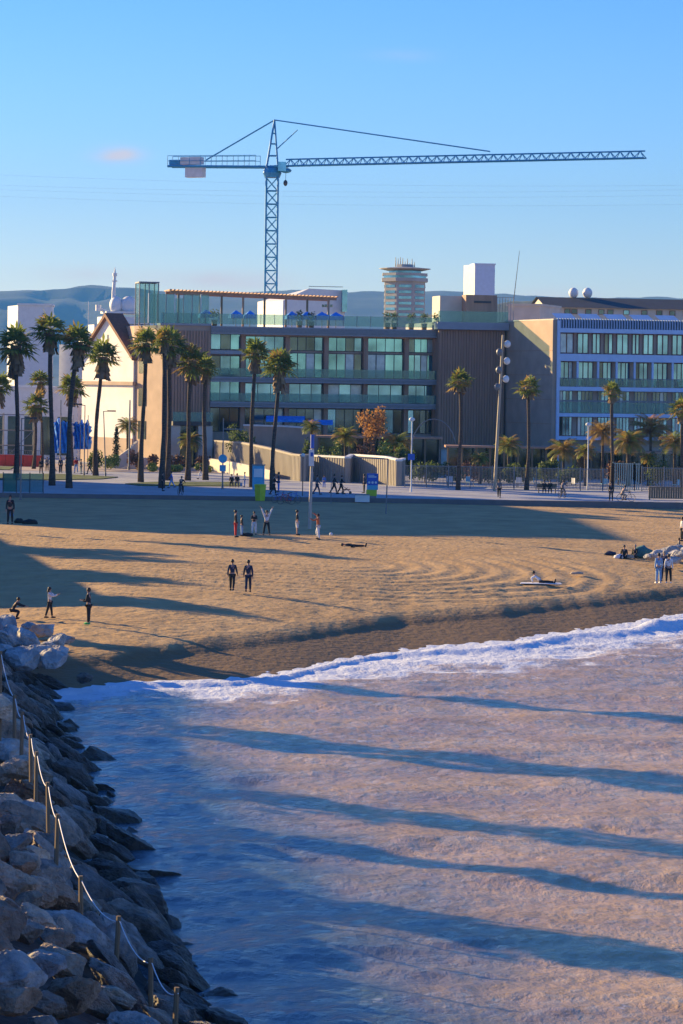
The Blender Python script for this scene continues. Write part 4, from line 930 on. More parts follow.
def bushy_tree(name, label, px, pyb, pyt, wpx, m, z=ZP, Y=None, seed=0, cat='tree', trunkfrac=.4, leafs=260, size=.22, tr=.1, squash=.8):
    g = G(px, pyb, z) if Y is None else P(px, pyb, Y); g.z = z
    H_ = P(px, pyt, g.y).z - z; W_ = wpx * g.y / F / 2; t = thing(name, label, cat, g); r = random.Random(seed + 77); b_ = MB(); k = MB()
    zt = H_ * trunkfrac; b_.tube([(0, 0, 0), (.05, 0, zt * .6), (0, 0, zt)], [tr * 1.2, tr, tr * .8], 7)
    nc = 7
    for i in range(nc):
        a = i * 2.4; cz = zt + (H_ - zt) * (.25 + .55 * r.random()); rr = W_ * r.uniform(.25, .62); c = Vector((math.cos(a) * rr, math.sin(a) * rr, cz))
        b_.tube([(0, 0, zt * .85), c * .5 + Vector((0, 0, zt * .5)), c], [tr * .6, tr * .4, tr * .15], 5)
        leafcloud(k, c, W_ * .48, leafs // nc, size, r, (1, 1, squash * (H_ - zt) / (2 * W_) + .2), shell=.3)
    b_.build('trunk', M['bark'], t); k.build('crown', m, t); return t
def shrub(name, label, px, pyb, wpx, h, m, Y=None, z=ZP, seed=0, cat='shrub', n=160, size=.16, depth=1.0, group=None):
    g = G(px, pyb, z) if Y is None else P(px, pyb, Y); g.z = z; W_ = wpx * g.y / F / 2; t = thing(name, label, cat, g, group=group); r = random.Random(seed + 33); k = MB()
    for i in range(max(2, int(W_ * 2))):
        x = r.uniform(-W_, W_) * .8; leafcloud(k, (x, r.uniform(-.5, .5) * depth, h * r.uniform(.35, .6)), min(W_, h) * .6, n, size * 1.5, r, (1, depth, h / max(.5, min(W_, h)) * .7), shell=.2)
    k.build('foliage', m, t); b_ = MB(); b_.tube([(0, 0, 0), (0, 0, h * .5)], [.06, .03], 5); b_.build('stem', M['bark'], t); return t

PL = [ # px, base, top, crown width px, label
 (16, 480, 325, 50, 'tall fan palm at the far left edge, with the bulkiest crown'),
 (51, 485.5, 313, 44, 'tallest fan palm on the left, second from the left edge'),
 (68, 488, 324, 44, 'fan palm with the thickest skirt, just right of the tallest left palm'),
 (95.5, 475.5, 338, 46, 'fan palm with a slightly curved trunk before the church front'),
 (141.5, 482, 327, 40, 'fan palm in front of the tan side wall of the hotel'),
 (162.5, 488, 327, 30, 'slim fan palm, left one of the close pair before the ribbed cladding'),
 (167.5, 480.5, 327, 44, 'fan palm, right one of the close pair before the ribbed cladding'),
 (187, 480.5, 345, 42, 'fan palm before the hotel canopy, left of the shortest palm there'),
 (204.5, 480, 356, 30, 'thin fan palm near the left end of the glazed hotel bays'),
 (251.5, 487, 338, 38, 'tall slim fan palm, left one of the two before the hotel bays'),
 (273, 490, 349, 42, 'fan palm with a brown skirt, right one of the two before the hotel bays'),
 (459, 490, 369, 32, 'fan palm before the brown ribbed block, left of the floodlight mast'),
 (527, 490, 375, 31, 'fan palm before the beige wall, right of the floodlight mast'),
 (611, 490, 381, 28, 'fan palm standing before the white framed building'),
 (682, 488, 396, 36, 'fan palm cut by the right edge of the picture')]
for i, (px, b_, tp, w_, lb) in enumerate(PL):
    fan_palm('fan_palm', lb, px, b_, tp, w_, tr=.26 if i < 9 else (.23 if i < 11 else .2), seed=i, skirt=1.2 if i in (0, 2, 10) else (.35 if i >= 11 else .8), dry=.15 if i < 11 else .3,
             lean=[-.1, -.25, .7, .5, .2, 0, .1, .4, -.1, .1, .4, 0, .1, .1, 0][i], crownh=1)
fan_palm('fan_palm', 'small fan palm behind the red barrier', 34, 469, 391, 34, tr=.2, seed=31, skirt=.8)
fan_palm('fan_palm', 'smaller fan palm in the gap between the two tallest left palms, before the white hall', 41.5, 467, 370, 30, tr=.15, seed=32, skirt=.6)
fan_palm('fan_palm', 'fan palm behind the blue tarpaulin', 71, 466, 373, 36, tr=.2, seed=33, skirt=.8)
fan_palm('fan_palm', 'fan palm whose fronds only just enter at the left edge', -3, 470, 372, 36, tr=.2, seed=34)
feather_palm('small_palm', 'small bushy palm behind the ramp wall below the hotel', 311, 470, 420, 20, seed=1, Y=312)
feather_palm('small_palm', 'small green palm on the planter before the hotel, left of the orange tree', 345, 470, 427, 26, seed=2, Y=303)
feather_palm('small_palm', 'yellowish small palm just left of the arched lamp', 396, 474, 433, 30, seed=3, Y=300, mats=[M['leafdry'], M['leaf']])
feather_palm('small_palm', 'green small palm right of the floodlight mast foot', 508, 482, 436, 26, seed=4)
feather_palm('small_palm', 'yellow small palm left of the short round lamp, before the beige wall', 563, 482, 439, 32, seed=5, mats=[M['leafdry'], M['leaf']])
feather_palm('small_palm', 'tall yellow feathery palm right of the short round lamp', 602, 484, 422, 30, seed=6, mats=[M['leafdry'], M['leafdry']])
feather_palm('small_palm', 'stout bushy palm with brown hanging fronds right of the fan palm', 628, 486, 430, 34, seed=7, mats=[M['leafdry'], M['leaf']], tr=.25, N=46)
feather_palm('small_palm', 'orange brown wind-blown palm before the blue lit windows', 650, 480, 416, 40, seed=8, mats=[M['orangeleaf'], M['leafdry']])
feather_palm('small_palm', 'dark green small palm near the right edge', 674, 486, 432, 30, seed=9)
feather_palm('small_palm', 'small low palm with a short trunk under the orange brown palm', 648, 486, 452, 16, seed=10)
feather_palm('small_palm', 'small low palm left of the stout bushy palm', 585, 486, 444, 20, seed=14, mats=[M['leafdry'], M['leaf']])
feather_palm('small_palm', 'green small palm beside the entrance of the hotel', 190, 466, 432, 24, Y=332, seed=11)
feather_palm('small_palm', 'short green palm by the steps before the church', 127, 465, 418, 22, Y=330, seed=12)
feather_palm('small_palm', 'small low palm behind the pale fence, right of the arched lamp', 480, 484, 452, 18, seed=13)
bushy_tree('orange_tree', 'orange leaved tree before the hotel bays', 373, 466, 400, 36, M['orangeleaf'], Y=300, seed=1, trunkfrac=.4, leafs=1100, size=.22, squash=.8)
bushy_tree('small_tree', 'dark green round tree behind the ramp wall', 235, 465, 419, 26, M['hedge'], Y=322, seed=3, trunkfrac=.3, leafs=420)
cy = P(116, 470, 330); t = thing('slim_cypress', 'slim dark cypress in a pot beside the church steps', 'tree', (cy.x, 330, ZP)); r_ = random.Random(3); k = MB()
for i in range(14): leafcloud(k, (0, 0, 1.2 + i * .27), .45 * (1 - (i / 14) ** 3) + .05, 60, .16, r_, shell=.2)
k.build('crown', mat('cypress_leaf', (.02, .035, .012), .8, .3, 2), t); MB().tube([(0, 0, 0), (0, 0, 3)], .06).build('trunk', M['bark'], t); MB().tube([(0, 0, 0), (0, 0, .7)], [.35, .5], 10).build('pot', M['darkmetal'], t)
M['brownbush'] = two('russet_bush', (.16, .07, .03), (.30, .15, .06), 1, .8)
M['lime'] = two('lime_groundcover', (.12, .17, .02), (.30, .33, .05), 1, .8)
SH = [(152, 459, 18, 1.9, 'brownbush', 'russet round bush below the tan hotel wall, leftmost of the russet ones'), (178, 459, 22, 2.0, 'brownbush', 'russet bush between the palms before the hotel entrance'), (200, 458, 22, 1.9, 'brownbush', 'russet bush at the right of the hotel entrance'), (166, 456, 10, 2.2, 'brownbush', 'narrow russet bush behind the close palm pair'),
      (105, 462, 24, 2.0, 'lime', 'yellow green bush at the foot of the church, left of the slim cypress'), (150, 466, 22, 1.0, 'lime', 'low lime ground cover left of the close palm pair'), (180, 466, 26, 1.0, 'lime', 'low lime ground cover before the hotel entrance'), (208, 467, 24, 1.1, 'lime', 'low lime ground cover at the end of the ramp wall'),
      (95, 456, 20, 2.6, 'hedge', 'green hedge against the church plinth'), (137, 452, 16, 2.4, 'brownbush', 'russet shrub beside the steps')]
for i, (px, py, w_, h, m, lb) in enumerate(SH): shrub('shrub', lb, px, py, w_, h, M[m], Y=322 - (6 if m == 'lime' else 0), seed=i, n=260)
for i, (px, w_, h, m, Y, lb) in enumerate([(300, 18, 4.6, 'hedge', 304, 'green bush above the ramp wall end left of the tall pale pole'), (326, 26, 4.3, 'lime', 300, 'yellow green bush rising behind the zigzag wall, leftmost'), (360, 26, 4.6, 'brownbush', 299, 'russet bush rising behind the zigzag wall under the orange tree'), (384, 26, 4.8, 'lime', 297, 'yellow green bush rising behind the zigzag wall near its right end'), (404, 20, 4.2, 'hedge', 295, 'green bush behind the zigzag wall beside the arched lamp'),
      (250, 20, 5.0, 'hedge', 325, 'green bush above the ramp wall between the two central palms')]): shrub('shrub', lb, px, 480, w_, h, M[m], Y=Y, seed=70 + i, n=420)
# dark garden strip behind the right fence
for i, (px, h, m, lb) in enumerate([(425, 2.6, 'hedge', 'dark shrub behind the fence just right of the arched lamp'), (447, 2.2, 'hedge', 'dark shrub behind the fence before the brown ribbed block'), (478, 2.4, 'brownbush', 'brown shrub behind the fence left of the floodlight mast'), (500, 2.0, 'hedge', 'dark shrub behind the fence at the floodlight mast'), (520, 2.3, 'hedge', 'dark shrub behind the fence left of the fan palm by the beige wall'), (545, 2.6, 'hedge', 'dark shrub behind the fence below the beige wall'), (572, 2.2, 'hedge', 'dark shrub behind the fence near the short round lamp'), (618, 2.8, 'brownbush', 'brown shrub behind the pale green fence panels'), (640, 2.3, 'brownbush', 'brown shrub behind the fence below the orange brown palm'), (662, 2.8, 'hedge', 'dark shrub behind the fence near the right edge'), (685, 2.4, 'brownbush', 'brown shrub behind the fence cut by the right edge')]):
    shrub('shrub', lb, px, 480, 30, h, M[m], Y=292 + (i % 3) * 3, seed=40 + i, n=260)
for i, px in enumerate([215, 300, 312, 388, 395, 412, 425, 437]):
    f = H; x = f.X(px, 320, .8); p = Vector((f.x0, f.Y0, ZP)) + Matrix.Rotation(f.a, 3, 'Z') @ Vector((x, 1.2, ZT))
    t = thing('roof_plant', 'leafy potted plant on the hotel roof terrace, %s from the left' % ['first', 'second', 'third', 'fourth', 'fifth', 'sixth', 'seventh', 'eighth'][i], 'plant', p, group='potted plants on the hotel roof')
    r_ = random.Random(i); k = MB(); leafcloud(k, (0, 0, 1.5), .65, 90, .2, r_, (1, 1, 1.1), shell=.3); k.build('foliage', M['hedge'], t); MB().tube([(0, 0, 0), (0, 0, .8)], [.3, .4], 8).build('pot', M['wood'], t)

# ------------------------------------------------------------------ walls, fences, lamps
def wallrun(name, label, pts, hs, m, th=.3, ribs=True, cap=None, cat='wall'):
    """upright wall through ground points pts [(x,y)], heights hs, ribbed, optional coping"""
    t = thing(name, label, cat, (pts[0][0], pts[0][1], ZP)); o = Vector((pts[0][0], pts[0][1], 0)); b_ = MB(); c_ = MB(); k = MB()
    for (p, q_), (h0, h1) in zip(zip(pts, pts[1:]), zip(hs, hs[1:])):
        a = Vector((*p, 0)) - o; b2 = Vector((*q_, 0)) - o; d = (b2 - a).normalized(); n = Vector((-d.y, d.x, 0)) * th
        b_.add([a, b2, b2 + n, a + n, a + Vector((0, 0, h0)), b2 + Vector((0, 0, h1)), b2 + n + Vector((0, 0, h1)), a + n + Vector((0, 0, h0))], [(0, 3, 2, 1), (4, 5, 6, 7), (0, 1, 5, 4), (1, 2, 6, 5), (2, 3, 7, 6), (3, 0, 4, 7)])
        L_ = (b2 - a).length; j = int(L_ / .45)
        if ribs:
            for i in range(j):
                s0 = a + d * (L_ * (i + .2) / j) - n.normalized() * .05; s1 = s0 + d * .18; h = h0 + (h1 - h0) * i / j - .05
                k.add([s0, s1, s1 + n.normalized() * .047, s0 + n.normalized() * .047] + [v + Vector((0, 0, h)) for v in (s0, s1, s1 + n.normalized() * .047, s0 + n.normalized() * .047)], [(4, 5, 6, 7), (0, 1, 5, 4), (1, 2, 6, 5), (3, 0, 4, 7)])
        if cap:
            e = n.normalized() * .08
            c_.add([a - e + Vector((0, 0, h0 + .003)), b2 - e + Vector((0, 0, h1 + .003)), b2 + n + e + Vector((0, 0, h1 + .003)), a + n + e + Vector((0, 0, h0 + .003)), a - e + Vector((0, 0, h0 + .2)), b2 - e + Vector((0, 0, h1 + .2)), b2 + n + e + Vector((0, 0, h1 + .2)), a + n + e + Vector((0, 0, h0 + .2))], [(4, 5, 6, 7), (0, 1, 5, 4), (1, 2, 6, 5), (2, 3, 7, 6), (3, 0, 4, 7)])
    b_.build('wall', m, t)
    if ribs: k.build('ribs', m, t)
    if cap: c_.build('coping', cap, t)
    return t
def gp(px, Y): return (P(px, 470, Y).x, Y)
M['fencewall'] = mat('beige_ribbed_panel', (.34, .30, .25), .8, .08, .8)
wallrun('ramp_wall', 'beige ribbed ramp wall sloping down behind the central palms', [gp(214, 330), gp(240, 318), gp(268, 305), gp(291, 296)], [3.2, 3.3, 3.0, 2.6], M['fencewall'], cap=M['fencewall'])
wallrun('planter_wall', 'low cream planter wall at the foot of the ramp wall', [gp(206, 322), gp(240, 309), gp(272, 297)], [1.5, 1.3, .9], M['offwhite'], ribs=False)
wallrun('kiosk_wall', 'tan ribbed wall section behind the tall white pole', [gp(291, 295.5), gp(303, 291.5), gp(313, 295)], [2.6, 2.6, 2.6], M['fencewall'], cap=M['fencewall'])
wallrun('zigzag_wall', 'long zigzag grey beige wall with white top behind the people with the pushchair', [gp(313.5, 295.5), gp(348, 290), gp(353, 293), gp(385, 286), gp(399, 282), gp(405, 288)], [2.5, 2.5, 2.7, 2.7, 2.5, 2.5], M['fencewall'], cap=M['white'])
# upper retaining wall with white top, brown restaurant front
wallrun('terrace_wall', 'brown restaurant wall with a white top band above the ramp wall', [gp(243, 331), gp(285, 326), gp(318, 324)], [5.1, 5.1, 4.9], M['brownlight'], ribs=False, cap=M['white'])
aw = thing('awning', 'bright blue flat awning in front of the restaurant', 'awning', (gp(265, 333)[0], 333, ZP)); wA = gp(304, 333)[0] - gp(265, 333)[0]
MB().add([(0, 0, 5.9), (wA, -.5, 5.9), (wA, 2.4, 6.3), (0, 2.6, 6.3), (0, 0, 5.6), (wA, -.5, 5.6)], [(0, 1, 2, 3), (4, 5, 1, 0)]).build('canopy', M['blue'], aw)
MB().tube([(0, 0, 0), (0, 0, 5.7)], .05).tube([(wA, -.4, 0), (wA, -.4, 5.7)], .05).build('poles', M['greymetal'], aw)
aw2 = thing('awning', 'narrow blue awning just right of the larger bright blue one', 'awning', (gp(307, 333.5)[0], 333.5, ZP))
MB().add([(0, 0, 5.5), (3, 0, 5.5), (3, 1.6, 5.9), (0, 1.6, 5.9), (0, 0, 5.3), (3, 0, 5.3)], [(0, 1, 2, 3), (4, 5, 1, 0)]).build('canopy', M['blue'], aw2); MB().tube([(0, 0, 0), (0, 0, 5.5)], .05).tube([(3, 0, 0), (3, 0, 5.3)], .05).build('poles', M['greymetal'], aw2)
# terrace pavilions with dark wood (behind zigzag wall and right fence)
def shelter(px0, px1, Y, h, lab, n=5):
    x0 = gp(px0, Y)[0]; x1 = gp(px1, Y)[0]; t = thing('terrace_shelter', lab, 'shelter', (x0, Y, ZP)); w_ = x1 - x0
    MB().box(-.3, w_ + .3, -.3, 4.3, h, h + .22).build('roof', M['brown'], t)
    for i in range(n + 1): MB().box(w_ * i / n - .1, w_ * i / n + .1, 0, .2, 0, h - .003).build('post', M['wood'], t)
    MB().box(0, w_, 4, 4.2, 0, h - .003).build('back_wall', M['glassdark'], t)
    tb = MB()
    for i in range(n): x = w_ * (i + .5) / n; tb.box(x - .5, x + .5, 1, 1.9, .7, .76).box(x - .05, x + .05, 1.4, 1.5, 0, .7)
    tb.build('tables', M['wood'], t)
    return t
shelter(318, 440, 318, 4.1, 'dark wooden restaurant shelter behind the zigzag wall', 8)
shelter(448, 560, 308, 3.4, 'dark wooden terrace shelter before the brown ribbed block', 8)
shelter(575, 720, 310, 3.0, 'dark wooden terrace shelter before the white framed building', 9)
def picket(name, label, px0, px1, Y0, Y1, h, m, step=.14, cat='fence', post=2.2, r=.022):
    a = Vector((*gp(px0, Y0), 0)); b_ = Vector((*gp(px1, Y1), 0)); t = thing(name, label, cat, (a.x, a.y, ZP)); d = b_ - a; L_ = d.length; d.normalize()
    k = MB(); n = int(L_ / step)
    for i in range(n + 1): p = d * (i * step); k.box(-r, r, -r, r, .12, h, 0, Matrix.Translation(p))
    Mx = Matrix.Rotation(math.atan2(d.y, d.x), 4, 'Z')
    k.box(0, L_, -.03, .03, h - .1, h - .03, 0, Mx).box(0, L_, -.03, .03, .12, .18, 0, Mx); k.build('bars', m, t)
    for i in range(int(L_ / post) + 1): MB().box(-.05, .05, -.05, .05, 0, h + .1, 0, Matrix.Translation(d * (i * post) + Vector((0, 0, 0)))).build('post', m, t)
    return t
M['palegreen'] = mat('pale_green_metal', (.34, .40, .33), .6, .1, 2)
picket('metal_fence', 'long grey metal picket fence behind the right half of the promenade', 405, 608, 280, 276, 2.2, M['greymetal'])
picket('metal_fence', 'pale green taller fence panels right of the fan palm trunk', 613, 641, 278, 277, 2.75, M['palegreen'], step=.22, r=.05)
picket('metal_fence', 'grey picket fence running out at the right edge', 642, 720, 277, 276, 2.4, M['greymetal'], step=.16)
t = picket('low_barrier', 'low brown timber barrier at the beach edge near the right edge', 650, 700, 256, 256, 1.2, M['wood'], step=.22, post=3.2, r=.09)
def solid(mb, *a): return mb
# red barrier
a = gp(-30, 332); b_ = gp(42, 328); t = thing('red_barrier', 'long row of red plastic barriers at the far left', 'barrier', (a[0], a[1], ZP)); ang = math.atan2(b_[1] - a[1], b_[0] - a[0]); L_ = math.hypot(b_[0] - a[0], b_[1] - a[1]); t.rotation_euler.z = ang
n = 8
for i in range(n):
    x = L_ * i / n; MB().box(x + .02, x + L_ / n - .05, -.12, .12, .25, 1.35).box(x + .1, x + L_ / n - .15, -.25, .25, 0, .247).build('barrier_section', M['red'], t)
k = MB()
for i in range(40): k.box(L_ * i / 40, L_ * i / 40 + .03, .3, .33, 0, 1.9)
k.box(0, L_, .3, .33, 1.86, 1.92).build('mesh_fence', M['greymetal'], t)
# blue tarpaulin structures
def tarp(px0, px1, pyt, pyb, Y, lab, seed):
    x0 = P(px0, 450, Y).x; x1 = P(px1, 450, Y).x; z1 = P(px0, pyt, Y).z - ZP; z0 = P(px0, pyb, Y).z - ZP; t = thing('blue_tarpaulin', lab, 'tarpaulin', (x0, Y, ZP)); w_ = x1 - x0; nx, nz = 14, 12; vs = []; r = random.Random(seed)
    off = [r.uniform(-1, 1) for _ in range(40)]
    for s_ in (0, 1):
        for j in range(nz + 1):
            for i in range(nx + 1):
                f = i / nx; g_ = j / nz; bul = math.sin(math.pi * f) * .9 * (1 - g_ * .6)
                top = z1 - abs(off[i % 40]) * .6 * (g_ > .95) - .5 * math.sin(f * 9 + seed) ** 2 * g_
                vs.append((w_ * f + .25 * off[j] * (1 if i in (0, nx) else 0), (1.6 if s_ else -bul + .35 * math.sin(i * 1.9 + j * .7 + seed)), z0 + (top - z0) * g_))
    m_ = (nx + 1) * (nz + 1); fs = [(j * (nx + 1) + i, j * (nx + 1) + i + 1, (j + 1) * (nx + 1) + i + 1, (j + 1) * (nx + 1) + i) for j in range(nz) for i in range(nx)]
    fs2 = [tuple(v + m_ for v in reversed(f)) for f in fs]; rim = [(nz * (nx + 1) + i, nz * (nx + 1) + i + 1, m_ + nz * (nx + 1) + i + 1, m_ + nz * (nx + 1) + i) for i in range(nx)]
    rim += [(j * (nx + 1), (j + 1) * (nx + 1), m_ + (j + 1) * (nx + 1), m_ + j * (nx + 1)) for j in range(nz)] + [(j * (nx + 1) + nx, m_ + j * (nx + 1) + nx, m_ + (j + 1) * (nx + 1) + nx, (j + 1) * (nx + 1) + nx) for j in range(nz)]
    MB().add(vs, fs + fs2 + rim).build('cover', M['blue'], t)
    k = MB()
    for x in (.05, w_ * .5, w_ - .05): k.tube([(x, -1.1, 0), (x, -1.1, z1 + .5)], .045, 5)
    k.build('poles', M['greymetal'], t)
tarp(53, 70, 417, 453, 338, 'bright blue tarpaulin draped over a stack, the left larger one', 1)
tarp(73, 89, 419, 449, 338.5, 'bright blue tarpaulin draped over a stack, the right one beside the curved palm', 5)
# steps and pale low walls before the church
wallrun('step_wall', 'pale stepped wall climbing beside the slim cypress', [gp(112, 326), gp(133, 327), gp(138, 334)], [.9, 2.7, 3.1], M['offwhite'], ribs=False)
st = thing('stone_steps', 'flight of pale stone steps beside the church', 'steps', (gp(122, 325)[0], 325, ZP))
for i in range(8): MB().box(i * .3, i * .3 + 2.2, -.6, -.02, i * .17, i * .17 + .17).build('step', M['offwhite'], st)
def lamp(px, pyb, pyt, lab, kind='arm', z=ZP, Y=None, m='greymetal', lean=0, r=.07):
    g = G(px, pyb, z) if Y is None else P(px, pyb, Y); g.z = z; H_ = P(px, pyt, g.y).z - z; t = thing('street_lamp', lab, 'street lamp', g)
    MB().tube([(0, 0, 0), (0, 0, .4), (0, 0, .41), (lean, 0, H_)], [r * 1.5, r * 1.4, r, r * .7], 8).build('pole', M[m], t)
    if kind == 'arm': MB().tube([(lean, 0, H_ - .05), (lean + .6, 0, H_)], .04, 5).build('arm', M[m], t); MB().box(lean + .4, lean + 1.3, -.15, .15, H_ - .06, H_ + .08).build('lamp_head', M['darkmetal'], t)
    if kind == 'left': MB().tube([(lean, 0, H_ - .05), (lean - .9, 0, H_ + .05)], .04, 5).build('arm', M[m], t); MB().box(lean - 1.2, lean - .3, -.15, .15, H_ + .02, H_ + .16).build('lamp_head', M['darkmetal'], t)
    if kind == 'ball': MB().ball((lean, 0, H_ + .15), .24, 10, 8, sc=(1.2, 1, .8)).build('lamp_head', M['white'], t, True)
    return t, g, H_
lamp(105.5, 477, 411, 'dark street lamp with a short arm in front of the church', 'arm', lean=-.3)
lamp(129, 470, 400, 'tall pale slender lamp column beside the church steps', 'none', r=.11)
lamp(20.5, 500, 418, 'slender grey lamp with a short arm at the far left', 'arm', z=ZP)
lamp(60, 472, 400, 'slender grey column between the second and third left palms', 'none')
lamp(84, 476, 405, 'slender grey column in front of the right tarpaulin', 'left')
t, g, H_ = lamp(411, 492, 421, 'white promenade lamp with a blue sign and a large curved steel arm', 'ball', m='white')
MB().tube([(0, .1, H_ * .62)] + [(2.1 - 2.1 * math.cos(a), .1, H_ * .62 + 2.8 * math.sin(a)) for a in [math.pi * i / 12 for i in range(1, 12)]], .05, 6).build('curved_arm', M['greymetal'], t)
MB().box(-.35, .3, -.15, -.1, H_ * .45, H_ * .45 + .6).build('sign', M['bluep'], t)
lamp(587.5, 490, 426, 'short white promenade lamp with a round head before the white framed building', 'ball', m='white')
t, g, H_ = lamp(222.5, 489, 418, 'slender green lamp carrying a round blue sign left of the ramp wall', 'none')
MB().tube([(0, -.12, 2.9), (0, -.17, 2.9)], .42, 16).build('sign', M['cyanp'], t); MB().box(-.3, .3, -.16, -.12, 1.7, 2.3).build('sign', M['cyanp'], t); MB().box(-.05, 2.2, -.03, .03, H_ - 1.1, H_ - 1).build('arm', M['greymetal'], t)
# floodlight mast
gbs = G(494.5, 491, ZP); tpz = P(503, 335, gbs.y); t = thing('floodlight_mast', 'tall leaning mast carrying six floodlights in front of the beige wall', 'floodlight mast', gbs)
lx_ = tpz.x - gbs.x; H_ = tpz.z - ZP
MB().tube([(0, 0, 0), (lx_, 0, H_)], [.17, .11], 8).build('pole', mat('tan_mast_paint', (.42, .33, .22), .6, .1, 2), t)
for i, (px, py) in enumerate([(507.5, 344), (499.5, 352), (507, 361), (499, 370), (506, 379), (497.5, 387)]):
    p = P(px, py, gbs.y) - gbs; f_ = p.z / H_; sd_ = 1 if i % 2 == 0 else -1
    o = MB().ball(p, .36, 10, 7, sc=(.9, .8, 1)).build('floodlight', M['white'] if sd_ > 0 else M['greymetal'], t, True)
    MB().tube([(lx_ * f_, 0, p.z + .1), p], .05, 5).build('bracket', M['greymetal'], o)
# tall white pole with blue cap on the beach, and thin goal-like post
gb_ = G(309.5, 528, 2.45); H_ = P(312.5, 436, gb_.y).z - gb_.z; t = thing('tall_beach_pole', 'tall pale pole with a blue cap and white box on the sand beside the players', 'pole', gb_); lx_ = P(312.5, 436, gb_.y).x - gb_.x
MB().tube([(0, 0, -.3), (lx_ * .95, 0, H_ - .9)], [.13, .10], 8).build('pole', mat('pale_pole', (.5, .42, .34), .6, .1, 3), t)
MB().tube([(lx_ * .95, 0, H_ - .9), (lx_, 0, H_ + .1)], .14, 8).build('blue_cap', M['bluep'], t)
MB().box(lx_ * .8 - .22, lx_ * .8 + .16, -.25, .25, H_ - 2.2, H_ - 1.0).build('box', M['white'], t); MB().box(lx_ * .8 - .1, lx_ * .8 + .1, -.26, -.252, H_ - 1.5, H_ - 1.2).build('mark', M['bluep'], t)
gb_ = G(386, 512, 2.6); H_ = P(387.5, 459, gb_.y).z - gb_.z; t = thing('beach_post', 'thin grey post with a long crossbar on the sand right of the blue sign', 'post', gb_)
MB().tube([(0, 0, -.2), (0.1, 0, H_)], .06, 6).build('post', M['greymetal'], t); MB().tube([(.15, 0, H_), (-2.9, 0, H_ + .1)], .05, 5).build('crossbar', M['greymetal'], t)
gb_ = G(331, 503, 2.6); t = MB().tube([(0, 0, -.2), (0, 0, 2.9)], .035, 6).build('thin_post', M['greymetal']); t.location = gb_; tag(t, 'short thin metal post at the sand edge right of the tall pale pole', 'post')
gb_ = G(302.5, 496, ZP); t = thing('street_lamp', 'thin dark lamp just left of the tall pale pole', 'street lamp', gb_); MB().tube([(0, 0, 0), (0, 0, 3.6)], .05, 6).build('pole', M['darkmetal'], t); MB().ball((0, 0, 3.7), .18, 8, 6).build('lamp_head', M['white'], t)
# info sign, box, bin, kiosk
g = G(372, 497, ZP); t = thing('beach_sign', 'blue and lime information panel at the promenade edge', 'sign', (g.x, PROM + 1.0, ZP))
MB().box(-.5, .5, 0, .25, 1.15, 2.2).build('panel', M['bluep'], t); MB().box(-.5, .5, 0, .25, .75, 1.147).build('panel', M['cyanp'], t).location = (0, 0, 0)
MB().box(-.55, .4, -.05, .2, .2, .747).build('panel', M['greenp'], t); MB().box(-.45, .35, -.02, .22, 0, .197).build('base', M['greymetal'], t)
k = MB()
for i in range(3): k.tube([(-.3 + .3 * i, -.02, 1.4), (-.3 + .3 * i, -.005, 1.4)], .11, 10)
k.build('symbols', M['white'], t)
k = MB(); k.box(-.4, .35, -.012, -.003, 1.85, 1.95).box(-.4, .15, -.012, -.003, 2.02, 2.07).build('lettering', M['white'], t)
g = G(364, 499, ZP); t = thing('white_box', 'white cabinet lying beside the blue information panel', 'box', (g.x, PROM - .9, 2.62)); MB().box(-.8, .5, -.3, .3, 0, .62).build('body', M['white'], t); MB().box(-.83, .53, -.33, .33, .623, .68).build('lid', M['greymetal'], t)
g = G(261, 499, 2.65); t = thing('litter_bin', 'lime yellow bin on the sand at the promenade edge', 'bin', (g.x, PROM - 1.2, 2.62)); MB().tube([(0, 0, 0), (0, 0, 1.35)], [.42, .52], 4).build('body', M['greenp'], t); MB().tube([(0, 0, 1.353), (0, 0, 1.47)], [.56, .5], 8).build('lid', M['greenp'], t)
g = G(257, 491, ZP); t = thing('vending_kiosk', 'light blue kiosk panel between the two central palms', 'kiosk', (g.x, g.y + 3, ZP)); MB().box(-.55, .6, 0, .5, 0, 2.3).build('body', M['cyanp'], t); MB().box(-.6, .65, -.05, .55, 2.303, 2.42).build('roof', M['greymetal'], t); MB().box(-.4, .45, -.03, -.003, 1.2, 2.0).build('poster', M['lightp'] if 'lightp' in M else M['white'], t)
# left shelter
g = G(5, 500, ZP); t = thing('glass_shelter', 'low green glass windbreak at the far left edge of the promenade', 'shelter', (g.x, PROM + 1.5, ZP))
for i in range(3): MB().box(-2 + i * 1.2, -.85 + i * 1.2, 0, .04, .1, 1.75).build('panel', seeglass('green_glass', (.05, .25, .20), .65) if i == 0 else M['balus'], t)
for i in range(4): MB().box(-2.05 + i * 1.2, -1.97 + i * 1.2, -.03, .07, 0, 1.85).build('post', M['darkmetal'], t)
